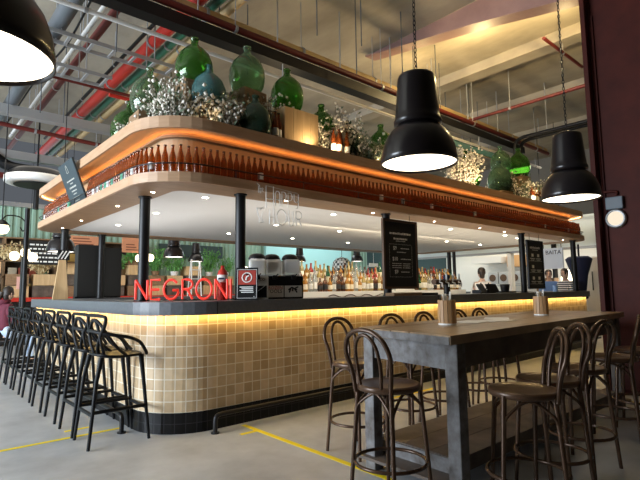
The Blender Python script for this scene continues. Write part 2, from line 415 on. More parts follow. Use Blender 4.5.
# thin joints in the worktop
MB().bb(2.32,2.326,4.137,4.2,1.082,1.2058).bb(5.9,5.906,4.137,4.2,1.082,1.2058).bb(8.9,8.906,4.137,4.2,1.082,1.2058).build('joint',M_black,bar)
rail=thing('foot_rail','black foot rail pipe along the long tiled bar front','foot rail')
MB().tube([(2.29,4.10,.0)]+smooth_path([(2.29,4.10,.10),(2.30,4.10,.145),(2.34,4.10,.163),(2.42,4.10,.165)],4)+[(11.9,4.10,.165)],.021,10).build('pipe',M_rail,rail)
MB().cyl((2.29,4.10,0),.04,.012,14).build('base_flange',M_rail,rail)
for x in (5.2,8.2,11.2): MB().tube([(x,4.10,.15),(x,4.21,.12)],.015,8).build('bracket',M_rail,rail)
rail=thing('foot_rail','black foot rail pipe along the left bar side under the stools','foot rail')
MB().tube([(1.66,4.72,0)]+smooth_path([(1.66,4.72,.10),(1.66,4.73,.145),(1.66,4.77,.163),(1.66,4.85,.165)],4)+[(1.66,8.3,.165)],.021,10).build('pipe',M_rail,rail)
MB().cyl((1.66,4.72,0),.04,.012,14).build('base_flange',M_rail,rail)

can=thing('bar_canopy','oak canopy over the bar with bottle ledge and glowing soffit','bar canopy')
MB().ring(canopy_line(0),canopy_line(.03),2.352,2.45).build('ledge_fascia',M_woodlam,can)
MB().ring(canopy_line(.03),canopy_line(.45),2.35,2.44).build('ledge_board',M_woodflat,can)
MB().prism(canopy_line(.45),2.365,2.43).build('ceiling_panel',M_white,can)
MB().ring(canopy_line(0),canopy_line(.03),2.885,3.0).build('roof_fascia',M_woodlam,can)
MB().ring(canopy_line(.03),canopy_line(.31),2.93,2.95).build('soffit_lining',M_orange,can)
MB().ring(canopy_line(.31),canopy_line(.34),2.44,2.95).build('back_board',mat('walnut back board',(.44,.29,.165),.5,noise=4,col2=(.36,.225,.12),stretch=(1,1,6)),can)
MB().prism(canopy_line(.03),2.955,3.0).build('roof_deck',M_black,can)
MB().ring(canopy_line(.255),canopy_line(.31),2.868,2.876).ring(canopy_line(.255),canopy_line(.262),2.876,2.890).build('cove_ledge',M_woodflat,can)
MB().ring(canopy_line(.280),canopy_line(.296),2.8765,2.884).build('light_strip',M_ledc,can)
MB().ring(canopy_line(.034),canopy_line(.05),2.905,2.915).build('light_strip',M_ledo,can)
mb=MB()
dl=[(1.98,8.57),(1.98,7.51),(1.98,5.98),(1.985,4.92),(2.6,4.93),(2.6,6.32),(4.62,4.96),(4.62,6.34),(6.05,6.34),(6.2,4.96),(4.91,4.47),(3.4,4.47),(6.32,4.46),(7.68,4.47),(7.5,4.95),(9.31,4.86),(9.38,6.3),(8.6,4.5),(10.1,5.0),(11.23,4.5),(2.6,7.8),(4.6,7.8),(6.1,7.8),(7.6,6.34),(7.7,7.8),(9.3,7.8),(10.8,6.3)]
for (x,y) in dl:
    z=2.365 if (x>2.14 and y>4.66) else 2.35
    r=.034 if z>2.36 else .02
    d=MB().lathe([(r,-.003),(.001,-.0031)],14,(x,y,z)).build('downlight',M_down,can)
grail=thing('bottle_rail','thin black guard rail along the canopy bottle ledge','rail')
MB().tube([(x,y,2.535) for x,y in canopy_line(.018)],.0075,6,closed=True).build('rail_bar',M_rail,grail)
pp=MB()
cl=canopy_line(.018)
def along(line,step,s0=0,closed=True):
    out=[];n=len(line);acc=s0
    for i in range(n if closed else n-1):
        a=Vector(line[i]);b=Vector(line[(i+1)%n]);L=(b-a).length
        while acc<L:
            d=(b-a)/L; out.append((a+d*acc,d)); acc+=step
        acc-=L
    return out
for p,d in along(cl,.9,.3): MB().tube([(p.x,p.y,2.45),(p.x,p.y,2.535)],.006,6).build('rail_post',M_rail,grail)

# posts between counter and canopy
POSTS=[(2.02,5.22,'round black post at the left corner behind the red letters'),(2.78,4.47,'black post standing behind the small red topped sign'),(5.12,4.42,'black post just behind the tall framed chalkboard'),(9.12,4.43,'black post at the left edge of the narrow menu board'),(11.555,4.42,'black post in front of the navy canvas at the bar end'),(2.06,8.75,'black post at the far left corner beside the timber plank'),(2.78,9.18,'black post in front of the black cabinet panels')]
for x,y,l in POSTS:
    t=thing('canopy_post',l,'post',(x,y,1.205),group='canopy posts')
    MB().cyl((0,0,0),.056,1.145,18).build('shaft',M_black,t)
    MB().cyl((0,0,1.13),.072,.015,18).build('top_flange',M_black,t)
    MB().cyl((0,0,0),.072,.012,18).build('base_flange',M_black,t)

# amber bottles on the ledge
def bottle_mb(r=.0318,h=.284,n=12):
    s=h/.265
    return MB().lathe([(r*.9,0),(r,.006*s),(r,.145*s),(r*.93,.165*s),(r*.55,.205*s),(.0135,.228*s),(.0125,.255*s),(.0145,.257*s),(.0145,.265*s)],n)
M_lab=mat('white bottle label',(.75,.74,.70),.6); M_glab=mat('green bottle label',(.10,.35,.22),.6)
bm0=bottle_mb(); 
beer=bm0.build('beer_bottle',M_amber)
capm=MB().cyl((0,0,.275),.0157,.0085,10)
labm=MB().lathe([(.0323,.05),(.0326,.055),(.0326,.115),(.0323,.12)],12)
cap=capm.build('cap',M_cap,beer); learn(beer)
labW=labm.build('tmp_label',M_lab); meW=labW.data; bpy.data.objects.remove(labW)
meG=meW.copy(); meG.materials.clear(); meG.materials.append(M_glab)
first=True
ln=canopy_line(.095)
for p,d in along(ln,.0755):
    x,y=p
    if y>9.0 or x>11.95 : continue
    if x>3 and y>8: continue
    if x<2.0 and 6.48<y<7.28: continue
    if x>2.5: lab='amber beer bottle on the canopy ledge facing the long table'; g='beer bottles on the long canopy ledge'
    elif y>4.9: lab='amber beer bottle on the canopy ledge above the black bar stools'; g='beer bottles on the left canopy ledge'
    else: lab='amber beer bottle on the rounded corner of the canopy ledge'; g='beer bottles on the canopy corner'
    q=random.random()
    lm=None
    if q<.05: lm=meW
    elif q<.3 and y>4.9 and x<2.4: lm=meW if q<.18 else meG
    if first: b=beer; first=False; b.location=(x,y,2.4502); tag(b,lab,'bottle',g)
    else: b=dup(beer,(x,y,2.4502),random.random()*6,lab,g); 
    b.scale=(1,1,random.uniform(.97,1.03))
    if lm is not None:
        o=bpy.data.objects.new('label',lm); COL.objects.link(o); o.parent=b
        if lm is meG:
            b['label']=lab.replace('amber beer bottle','green labelled amber bottle'); b['group']='green labelled bottles, '+g
        else:
            b['label']=lab.replace('amber beer bottle','white labelled amber bottle'); b['group']='white labelled bottles, '+g

# ---- lettering helpers
def text_mesh(name,body,size,m,parent,loc,rx=PI/2,rz=0,align='CENTER',ext=.001,sx=1):
    cu=bpy.data.curves.new(name,'FONT'); cu.body=body; cu.size=size; cu.align_x=align; cu.align_y='CENTER'; cu.extrude=ext; cu.resolution_u=2
    ob=bpy.data.objects.new(name+'_c',cu); COL.objects.link(ob)
    dg=bpy.context.evaluated_depsgraph_get(); dg.update()
    me=bpy.data.meshes.new_from_object(ob.evaluated_get(dg)); bpy.data.objects.remove(ob)
    me.materials.clear(); me.materials.append(m)
    o=bpy.data.objects.new(name,me); COL.objects.link(o); o.parent=parent
    o.location=loc; o.rotation_euler=(rx,0,rz); o.scale=(sx,1,1); return o
def arc(cx,cy,rx,ry,a0,a1,n=14): return [(cx+rx*math.cos(math.radians(a0+(a1-a0)*k/n)),cy+ry*math.sin(math.radians(a0+(a1-a0)*k/n))) for k in range(n+1)]
GL={'N':(.72,[[(0,0),(0,1)],[(0,1),(.72,0)],[(.72,0),(.72,1)]]),
 'E':(.56,[[(.56,0),(0,0),(0,1),(.56,1)],[(0,.5),(.5,.5)]]),
 'G':(.92,[arc(.46,.5,.46,.5,42,345)+[(.90,.46),(.55,.46)]]),
 'R':(.62,[[(0,0),(0,1),(.3,1)]+arc(.33,.75,.27,.25,85,-85,8)+[(0,.5)],[(.3,.5),(.62,0)]]),
 'O':(.94,[arc(.47,.5,.47,.5,0,360,24)]),
 'I':(.0,[[(0,0),(0,1)]]),
 'H':(.42,[[(0,0),(0,1)],[(.42,0),(.42,1)],[(0,.42),(.42,.42)]]),
 'A':(.42,[[(0,0)]+arc(.21,.75,.21,.25,180,0,8)+[(.42,0)],[(0,.42),(.42,.42)]]),
 'P':(.40,[[(0,0),(0,1),(.18,1)]+arc(.2,.74,.2,.26,85,-85,8)+[(0,.48)]]),
 'Y':(.42,[[(0,1),(0,.6)]+arc(.21,.6,.21,.2,180,360,8)+[(.42,1)],[(.42,.7),(.42,.2),(.3,0),(.1,0)]]),
 'U':(.42,[[(0,1)]+arc(.21,.21,.21,.21,180,360,8)+[(.42,1)]])}
def strokes(word,h,gap,r,name,m,parent,x0=0,z0=0,y=0,sx=1):
    x=x0
    for ch in word:
        wd,st=GL[ch]; mb=MB()
        for s in st: mb.tube([(x+px*h*sx,y,z0+pz*h) for px,pz in s],r,8)
        o=mb.build(name,m,parent); x+=wd*h*sx+gap
    return x

# red letters on the bar corner
A=Vector((1.90,5.15)); B=Vector((2.69,4.40)); L=(B-A).length; rz=math.atan2(B.y-A.y,B.x-A.x)
t=thing('letter_sign','red letters spelling NEGRONI standing on the bar corner','sign',(A.x,A.y,1.205),rz)
xe=strokes('NEGRONI',.205,.045,.0145,'letter',M_redsign,t,.02,.018,0,1.0)
sc=(L-.02)/xe
for o in [o for o in bpy.data.objects if o.parent==t]: o.scale=(sc,1,1)
MB().bb(0,L,.016,.022,0,.235).build('clear_panel',M_acryl,t)
MB().bb(0,L,-.02,.035,0,.012).build('base_strip',M_acryl,t)
# unlit neon sign
t=thing('neon_sign','unlit white neon tubing reading HAPPY HOUR hung under the canopy','sign',(2.83,4.165,2.085)); t.scale=(.76,.8,.82)
strokes('H',.30,.02,.0055,'letter',M_neon,t,.10,.105)
strokes('APPY',.20,.035,.0055,'letter',M_neon,t,.26,.15,0,.95)
strokes('HOUR',.21,.05,.0055,'letter',M_neon,t,.16,-.10,0,.85)
mb=MB()
for s in ([(0,.27),(0,.36)],[(.03,.27),(.03,.34)],[(.015,.33),(.05,.33)],[(.075,.29),(.05,.31),(.075,.33),(.055,.345)]): mb.tube([(x-.02,0,z+.02) for x,z in s],.004,6)
mb.build('small_word',M_neon,t)
g=[(-.06,.09),(.08,.10),(.02,.0),(.03,-.06),(.06,-.08),(-.02,-.10),(-.01,-.04),(-.03,0),(-.06,.09)]
MB().tube([(x,0,z) for x,z in g],.005,6).tube([(.0,0,.07),(.055,0,.12)],.004,6).build('glass_outline',M_neon,t)
MB().tube([(.0,0,.38),(-.04,.02,.42)],.003,6).tube([(.62,0,.36),(.62,0,.37)],.003,6).tube([(.12,0,.40),(.66,0,.36)],.003,6).build('hanging_wire',M_neon,t)

# menu boards
def menu(label,x0,x1,y,z0,z1,mode):
    t=thing('menu_board',label,'menu board',(x0,y,z0))
    W=x1-x0;H=z1-z0
    MB().bb(.03,W-.03,-.006,.012,.03,H-.03).build('panel',M_board,t)
    MB().bb(0,W,-.018,.018,0,.035).bb(0,W,-.018,.018,H-.035,H).bb(0,.035,-.018,.018,.035,H-.035).bb(W-.035,W,-.018,.018,.035,H-.035).build('frame',M_frame if mode else M_black,t)
    y_=-.0075
    mb=MB()
    def line(cx,cz,wd,h=.012,gap=.35):
        x=cx-wd/2
        while x<cx+wd/2:
            l=min(random.uniform(.01,.035),cx+wd/2-x); mb.bb(x,x+l,y_-.001,y_,cz-h/2,cz+h/2*random.uniform(.5,1)); x+=l+.009
    if mode:
        line(W/2,H*.80,.46,.03); line(W/2,H*.725,.30,.028); line(W/2,H*.69,.2,.01)
        for xx in [(.13+i*.02) for i in range(24)]: mb.bb(xx,xx+.008,y_-.001,y_,H*.64,H*.645); mb.bb(xx,xx+.008,y_-.001,y_,H*.17,H*.175)
        for zz in [H*.18+i*.02 for i in range(22)]: mb.bb(.125,.131,y_-.001,y_,zz,zz+.008); mb.bb(W-.13,W-.124,y_-.001,y_,zz,zz+.008)
        line(W*.62,H*.585,.18,.014); line(W*.52,H*.53,.2,.012); line(W*.64,H*.43,.22,.014)
        for k in range(3): line(W*.38,H*(.365-.03*k),.2,.01); line(W*.66,H*(.365-.03*k),.16,.01)
        line(W*.62,H*.245,.18,.014)
        for s,zz,xx in (('$9',.585,.33),('$10',.43,.33),('$9',.245,.36)): text_mesh('price',s,.075,M_chalk,t,(W*xx,y_,H*zz))
    else:
        line(W/2,H*.85,.42,.045); line(W/2,H*.80,.25,.016)
        for r in range(3):
            for c in (.32,.68):
                zz=H*(.69-.235*r)
                mb.bb(W*c-.045,W*c+.045,y_-.001,y_,zz-.03,zz+.03) if random.random()<.8 else None
                line(W*c,zz-.065,.2,.018); line(W*c,zz-.095,.14,.014)
            line(W/2,H*(.57-.235*r),.55,.006)
    mb.build('chalk_lettering',M_chalk,t)
    MB().tube([(W*.2,0,H),(W*.2,0,2.35-z0)],.004,6).tube([(W*.8,0,H),(W*.8,0,2.35-z0)],.004,6).build('hanging_wire',M_black,t)
    return t
menu('tall framed chalkboard listing drink prices hung over the counter',4.90,5.64,4.30,1.30,2.26,1)
menu('narrow black menu board beyond the tall chalkboard near the bar end',9.12,9.80,4.34,1.27,2.22,0)
# tilted blackboard standing on the ledge, left side
t=thing('slanted_blackboard','small blackboard leaning out over the left bottle ledge','blackboard',(1.80,6.88,2.452))
t.rotation_euler=(.36,0,-PI/2)
MB().bb(-.34,.34,-.012,.012,.0,.60).build('panel',mat('slate board',(.035,.05,.06),.5),t)
mb=MB()
for i,(wd,zz,h) in enumerate(((.34,.36,.016),(.12,.32,.012),(.3,.27,.02),(.22,.22,.016),(.14,.18,.012),(.3,.13,.018),(.2,.09,.012))):
    x=-wd/2
    while x<wd/2: l=random.uniform(.02,.05); mb.bb(x,min(x+l,wd/2),-.0135,-.0122,zz-h/2,zz+h/2); x+=l+.012
mb.tube([(-.04,-.013,.46),(-.03,-.013,.53),(.0,-.013,.56),(.03,-.013,.53),(.04,-.013,.46),(-.04,-.013,.46)],.004,6)
mb.build('chalk_lettering',mat('faded chalk',(.45,.45,.40),.8),t)

# things standing on the counter ---------------------------------------------
t=thing('counter_notice','small framed notice with red top on the bar corner','sign',(2.755,4.30,1.205),-.70)
Mt=Matrix.Rotation(-.12,4,'X')
MB().box((0,0,.17),(.225,.018,.34),M=Mt).build('frame',M_black,t)
MB().box((0,-.0105,.235),(.18,.003,.15),M=Mt).build('red_panel',mat('notice red',(.42,.05,.035),.5),t)
mb=MB()
for k,wd in enumerate((.14,.12,.14,.13)): mb.box((-.005+.01*(k%2),-.0105,.135-.018*k),(wd,.003,.009),M=Mt)
mb.box((.075,-.0105,.035),(.008,.003,.008),M=Mt)
mb.tube([tuple(Mt@Vector((.05*math.cos(a),-.012,.235+.05*math.sin(a)))) for a in [2*PI*k/20 for k in range(20)]],.006,6,closed=True)
mb.tube([tuple(Mt@Vector((-.01,-.012,.205))),tuple(Mt@Vector((-.005,-.012,.24))),tuple(Mt@Vector((.02,-.012,.255)))],.008,6)
for s in (-.1,.1): mb.box((s,-.0105,.17),(.004,.003,.3),M=Mt)
mb.box((0,-.0105,.02),(.2,.003,.004),M=Mt); mb.box((0,-.0105,.318),(.2,.003,.004),M=Mt)
mb.build('lettering',M_chalk,t)
MB().box((0,.07,.14),(.03,.012,.29),tilt=Euler((.35,0,0))).build('easel_leg',M_black,t)
t=thing('red_canister','tall red canister with white band beside the small notice','canister',(2.655,4.625,1.205),-.7)
MB().lathe([(.055,0),(.058,.01),(.058,.27),(.045,.315),(.02,.335),(.02,.37),(.001,.372)],18).build('body',M_red,t)
MB().lathe([(.0585,.19),(.0592,.195),(.0592,.265),(.0585,.27)],18).build('band',M_lab,t)
MB().box((0,-.0595,.23),(.07,.002,.02)).build('band_print',M_navy,t)
def slush(label,x,y,hoppers,black,rz):
    t=thing('slush_machine',label,'drink machine',(x,y,1.205),rz)
    W=.22*hoppers+.02
    MB().rbox((0,0,.13),(W,.36,.26),.012).build('housing',M_blackpl if black else M_wpaint,t)
    MB().bb(-W/2+.02,W/2-.02,-.186,-.18,.02,.15).build('front_panel',mat('grey panel',(.80,.78,.75),.5) if black else M_blackpl,t)
    if black:
        text_mesh('panel_print','FROZEN',.05,M_red,t,(-.11,-.188,.125)); text_mesh('panel_print','TOOLS',.055,M_black,t,(-.11,-.188,.085))
        MB().bb(-.005,.005,-.19,-.187,.02,.15).build('panel_divider',M_black,t)
        mb=MB()
        for a,b in (((.05,.1),(.09,.13)),((.09,.13),(.15,.1)),((.08,.12),(.06,.07)),((.12,.12),(.15,.07)),((.1,.125),(.1,.085)),((.13,.12),(.165,.135))): mb.tube([(a[0],-.189,a[1]),(b[0],-.189,b[1])],.008,6)
        mb.build('panel_emblem',M_black,t)
    else:
        MB().bb(-W/2+.01,W/2-.01,-.184,-.181,.19,.245).build('brand_strip',M_lab,t)
        text_mesh('panel_print','ICED',.04,M_red,t,(-.05,-.187,.217)); text_mesh('panel_print','CO',.04,M_black,t,(.05,-.187,.217))
        MB().tube([(-.08,-.188,.03),(.08,-.188,.15)],.003,6).build('panel_stripe',M_chalk,t)
    Mg=mat('clear hopper %s'%label[:4],(.90,.90,.90),.25,trans=.6,ior=1.15)
    for k in range(hoppers):
        cx=(k-(hoppers-1)/2)*.22
        h=MB().rbox((cx,.0,.36),(.19,.32,.19),.03,3).build('hopper',Mg,t)
        MB().lathe([(.10,.455),(.10,.47),(.085,.50),(.05,.52),(.001,.525)],18,(cx,0,0)).build('lid',M_black,t)
        MB().tube([(cx,-.12,.37),(cx,.12,.37)],[.06,.06],12).build('slush_drum',M_wpaint,h)
        MB().rbox((cx,-.2,.245),(.05,.05,.05),.01).tube([(cx,-.22,.25),(cx+.03,-.25,.28)],.008,6).build('tap',M_black,t)
    return t
slush('white slush drink machine with one clear hopper beside the notice',3.11,4.64,1,False,-.55)
slush('black twin hopper slush drink machine with grey front panels',3.42,4.60,2,True,-.45)
t=thing('beer_tap','black T shaped beer tap tower on the counter','beer tap',(6.80,4.60,1.205))
MB().cyl((0,0,0),.055,.2,14).build('column',M_black,t); MB().tube([(-.36,0,.2),(.36,0,.2)],.045,14).build('crossbar',M_bronze,t)
for k in range(4): MB().tube([(-.27+.18*k,-.04,.2),(-.27+.18*k,-.1,.18),(-.27+.18*k,-.1,.12)],.012,8).cyl((-.27+.18*k,-.06,.22),.014,.11,8).build('tap_handle',M_steel,t)
MB().lathe([(.001,.33),(.05,.31),(.06,.27),(.04,.24)],14).build('top_badge',M_navy,t)
tag(MB().rbox((5.35,4.32,1.225),(.62,.16,.05),.01).build('wooden_tray',M_crate),'low timber tray on the counter under the tall chalkboard','tray')
tag(MB().rbox((6.0,4.45,1.22),(.4,.2,.04),.01).build('black_bar_mat',M_black),'black bar mat on the counter right of the chalkboard','mat')
def tablet(label,x,y,rz):
    t=thing('order_tablet',label,'tablet',(x,y,1.205),rz)
    MB().box((0,0,.09),(.30,.02,.16),tilt=Euler((-.5,0,0))).build('screen',M_black,t); MB().rbox((0,.06,.03),(.2,.16,.06),.01).build('stand',M_blackpl,t)
tablet('black order tablet on the counter before the person in braces',7.78,4.55,.2)
tablet('second black order tablet right of the first one',8.14,4.55,-.1)
t=thing('drinks_caddy','round dark pot on a black tray near the narrow menu board','pot',(8.70,4.6,1.205))
MB().cyl((0,0,0),.2,.03,18).build('tray',M_black,t); MB().lathe([(.07,.03),(.085,.12),(.09,.16),(.07,.16),(.06,.06)],16).build('pot',M_black,t)
tag(MB().lathe([(.05,0),(.055,.12),(.05,.13),(.045,.02)],14).build('blue_cup',mat('sky blue',(.25,.42,.75),.4),loc=(10.55,4.45,1.205)),'sky blue cup on the counter right of the narrow menu board','cup')

# back bar shelf with spirits
t=thing('back_bar_shelf','white fronted back bar unit stacked with spirit bottles','shelf unit',(0,0,0))
MB().bb(4.3,10.4,6.5,6.95,0,1.27).build('cabinet',M_wpaint,t)
MB().bb(4.3,10.4,6.66,6.95,1.27,1.38).build('step',M_wpaint,t); MB().bb(4.3,10.4,6.80,6.95,1.38,1.49).build('step',M_wpaint,t)
MB().tube(smooth_path([(5.9+i*.12,6.495,1.185+.025*math.sin(i*1.7)) for i in range(14)],3),.008,6).build('scroll_lettering',M_frame,t)
kinds=[('clear spirit bottle with pale label on the back bar','clear spirit bottles',(.80,.85,.85),.75,(.75,.73,.68)),
 ('honey coloured whisky bottle with cream label on the back bar','honey whisky bottles',(.70,.33,.06),.55,(.80,.72,.55)),
 ('dark green bottle on the back bar','dark green bottles',(.03,.16,.06),.5,(.65,.60,.45)),
 ('brown liqueur bottle with black label on the back bar','brown liqueur bottles',(.22,.07,.02),.5,(.03,.03,.03)),
 ('pale gold wine coloured bottle on the back bar','pale gold bottles',(.80,.62,.25),.6,(.85,.82,.75)),
 ('red aperitif bottle on the back bar','red aperitif bottles',(.60,.05,.03),.5,(.85,.82,.75))]
protos=[]
for i,(l,g,c,tr,lc) in enumerate(kinds):
    r=(.036,.04,.037,.042,.036,.04)[i]; h=(.30,.25,.31,.26,.29,.29)[i]
    b=MB().lathe([(r*.92,0),(r,.006),(r,h*.55),(r*.85,h*.63),(.015,h*.76),(.014,h*.95),(.017,h*.955),(.017,h),(.001,h+.001)],12).build('spirit_bottle',mat('spirit glass %d'%i,c,.08,trans=tr))
    MB().lathe([(r+.0005,h*.14),(r+.001,h*.15),(r+.001,h*.44),(r+.0005,h*.45)],12).build('label',mat('spirit label %d'%i,lc,.6),b)
    tag(b,l,'bottle',g); learn(b); protos.append([b,False])
for row,(yy,zz) in enumerate(((6.58,1.2702),(6.73,1.3802),(6.875,1.4902))):
    xx=4.5+row*.04
    while xx<10.3:
        if not (7.9<xx<8.5):
            k=random.choices(range(6),(5,6,2,3,4,1))[0]; b,used=protos[k]
            if used: b=dup(b,(xx,yy,zz),0,kinds[k][0],kinds[k][1])
            else: b.location=(xx,yy,zz); protos[k][1]=True
            b.scale=(1.15,1.15,random.uniform(.95,1.3))
        xx+=random.uniform(.10,.125)

# black cabinet panels and plank at the far left of the bar
t=thing('tall_black_cabinet','tall black double panel cabinet on the far counter','cabinet',(2.78,9.50,1.205))
MB().bb(-.33,.06,-.1,.12,.03,.97).build('door_panel',M_screen,t); MB().bb(.075,.45,-.06,.14,.03,.94).build('door_panel',M_screen,t)
MB().bb(-.34,.46,-.02,.1,0,.03).build('plinth',M_black,t)
t=thing('timber_plank','tan tapered plank with striped top by the far left post','plank',(1.95,8.45,1.205))
MB().add([(-.10,-.02,0),(.12,-.02,0),(.07,-.02,.62),(-.03,-.02,.62),(-.10,.02,0),(.12,.02,0),(.07,.02,.62),(-.03,.02,.62)],[(0,1,2,3),(5,4,7,6),(1,5,6,2),(4,0,3,7),(3,2,6,7),(4,5,1,0)]).build('board',M_pine,t)
mb=MB().bb(-.05,.12,-.02,.02,.62,.78)
mb.build('top_block',M_black,t)
mb=MB()
for k in range(3): mb.box((-.015+.05*k,-.022,.70),(.018,.004,.15),tilt=Euler((0,.5,0)))
mb.build('stripe',M_chalk,t)

# ---- black bar stools (woven arches) ---------------------------------------
def masters():
    t=thing('black_bar_stool','first black plastic arch backed bar stool, nearest the camera','bar stool',(1.53,4.59,0),0,'black bar stools')
    seat=MB()
    # slightly dished rounded seat, two skins
    N=8;vs=[];fs=[]
    def sp(i,j,dz):
        a=i/N*2-1;b=j/N*2-1
        x=a*math.sqrt(1-b*b*.28)*.205; y=b*math.sqrt(1-a*a*.28)*.205
        return (x+.01,y,.755-.022*(1-a*a)*(1-b*b)+dz+(.02*max(0,-a)**2))
    for dz in (0,-.022):
        for i in range(N+1):
            for j in range(N+1): vs.append(sp(i,j,dz))
    K=(N+1)**2
    for i in range(N):
        for j in range(N):
            a=i*(N+1)+j; fs.append((a,a+N+1,a+N+2,a+1)); fs.append((K+a,K+a+1,K+a+N+2,K+a+N+1))
    edge=[(i,0) for i in range(N)]+[(N,j) for j in range(N)]+[(i,N) for i in range(N,0,-1)]+[(0,j) for j in range(N,0,-1)]
    ids=[i*(N+1)+j for i,j in edge]
    for k in range(len(ids)):
        a,b=ids[k],ids[(k+1)%len(ids)]; fs.append((a,b,K+b,K+a)[::-1])
    seat.add(vs,fs,True).build('seat',M_blackpl,t)
    for sx in (-1,1):
        for sy in (-1,1):
            MB().tube([(sx*.17+.01,sy*.165,.745),(sx*.20,sy*.18,.55),(sx*.255,sy*.205,0)],[.024,.018,.014],8).build('leg',M_blackpl,t)
    z=.275; ex=.229; ey=.194
    MB().tube([(-ex,-ey,z),(-ex,ey,z)],.016,8).build('footrest',M_blackpl,t); MB().tube([(ex,-ey,z),(ex,ey,z)],.016,8).build('footrest',M_blackpl,t)
    MB().tube([(-ex,-ey,z+.02),(ex,-ey,z+.02)],.016,8).build('stretcher',M_blackpl,t); MB().tube([(-ex,ey,z+.02),(ex,ey,z+.02)],.016,8).build('stretcher',M_blackpl,t)
    hi=smooth_path([(-.15,-.05,.752),(-.172,-.085,.83),(-.172,-.15,.92),(-.165,-.225,1.01),(-.163,-.248,1.065),(-.164,-.215,1.093),(-.167,-.10,1.098),(-.168,0,1.098),(-.167,.10,1.098),(-.164,.215,1.093),(-.163,.248,1.065),(-.165,.225,1.01),(-.172,.15,.92),(-.172,.085,.83),(-.15,.05,.752)],5)
    MB().tube(hi,.0155,8).build('high_arch',M_blackpl,t)
    arm=smooth_path([(.225,-.185,.748),(.195,-.215,.79),(.14,-.235,.86),(.05,-.24,.905),(-.09,-.225,.935),(-.18,-.15,.955),(-.205,0,.965),(-.18,.15,.955),(-.09,.225,.935),(.05,.24,.905),(.14,.235,.86),(.195,.215,.79),(.225,.185,.748)],5)
    MB().tube(arm,.0155,8).build('arm_loop',M_blackpl,t)
    x1=smooth_path([(.04,-.20,.745),(-.06,-.205,.84),(-.145,-.18,.97),(-.178,-.08,1.05),(-.182,.04,1.05),(-.178,.13,.96),(-.165,.16,.86),(-.13,.14,.755)],5)
    x2=[(x,-y,z) for x,y,z in x1]
    MB().tube(x1,.0135,8).build('woven_loop',M_blackpl,t); MB().tube(x2,.0135,8).build('woven_loop',M_blackpl,t)
    return learn(t)
ms=masters()
ordn=['second','third','fourth','fifth','sixth','seventh','eighth']
for i,y in enumerate((5.08,5.71,6.34,6.98,7.61,8.15,8.72)):
    dup(ms,(1.53+random.uniform(-.008,.008),y,0),random.uniform(-.02,.02),'%s black plastic arch backed bar stool counted from the near end'%ordn[i])

# ---- brown bentwood style bar stools ---------------------------------------
def bent():
    t=thing('bentwood_bar_stool','brown metal hoop back stool at the worn end of the table','bar stool',(2.37,2.06,0),0,'brown hoop back bar stools')
    zs=.715
    MB().lathe([(.001,zs-.012),(.15,zs-.010),(.172,zs-.004),(.18,zs),(.192,zs),(.198,zs-.012),(.196,zs-.034),(.18,zs-.04),(.001,zs-.036)],30).build('seat',M_seat,t)
    f=.178;g=.135
    for sx in (-1,1):
        for sy in (-1,1):
            MB().tube([(sx*g,sy*g,zs-.02),(sx*f,sy*f,0)],[.0155,.013],10).build('leg',M_bronze,t)
    hoop=smooth_path([(-g-.012,-g-.008,.66),(-.163,-.162,.80),(-.19,-.182,.90),(-.212,-.152,.99),(-.222,-.085,1.04),(-.225,0,1.055),(-.222,.085,1.04),(-.212,.152,.99),(-.19,.182,.90),(-.163,.162,.80),(-g-.012,g+.008,.66)],5)
    MB().tube(hoop,.0145,10).build('back_hoop',M_bronze,t)
    inn=smooth_path([(-.165,-.085,.705),(-.178,-.095,.82),(-.20,-.09,.93),(-.215,-.055,1.0),(-.22,0,1.026),(-.215,.055,1.0),(-.20,.09,.93),(-.178,.095,.82),(-.165,.085,.705)],5)
    MB().tube(inn,.0115,10).build('inner_hoop',M_bronze,t)
    q=.163
    MB().tube(circle((0,0,.245),.222,36),.0115,8,closed=True).build('foot_ring',M_bronze,t)
    h=.148
    for (a,b) in (((-h,-h),(h,-h)),((h,-h),(h,h)),((h,h),(-h,h)),((-h,h),(-h,-h))):
        A=Vector((*a,.52));Bv=Vector((*b,.52)); mid=(A+Bv)/2*.86
        MB().tube(smooth_path([A,A*.9+Bv*.1+Vector((0,0,.07+.0)),mid+Vector((0,0,.135+.0)) if False else Vector((mid.x,mid.y,.665)),Bv*.9+A*.1+Vector((0,0,.07)),Bv],5),.009,8).build('brace',M_bronze,t)
    return learn(t)
bs=bent()
far=[(2.90,2.86,'brown hoop back stool on the bar side nearest the worn table end'),(3.60,2.87,'second brown hoop back stool along the bar side of the table'),(4.13,2.87,'third brown hoop back stool along the bar side, behind the near cutlery holder'),(4.78,2.88,'fourth brown hoop back stool along the bar side of the table'),(5.22,2.88,'fifth brown hoop back stool along the bar side, half hidden by papers')]
for x,y,l in far: dup(bs,(x,y,0),-PI/2+random.uniform(-.06,.06),l)
near=[(2.80,1.40,2.25,'nearest brown hoop back stool on the open side of the table'),(3.24,1.45,2.36,'second brown hoop back stool on the open side of the table'),(3.84,1.50,1.43,'third brown hoop back stool on the open side of the table'),(4.62,1.52,1.85,'fourth brown hoop back stool on the open side by the column'),(5.30,1.52,1.7,'last brown hoop back stool on the open side beside the maroon column')]
for x,y,r,l in near: dup(bs,(x,y,0),r,l)

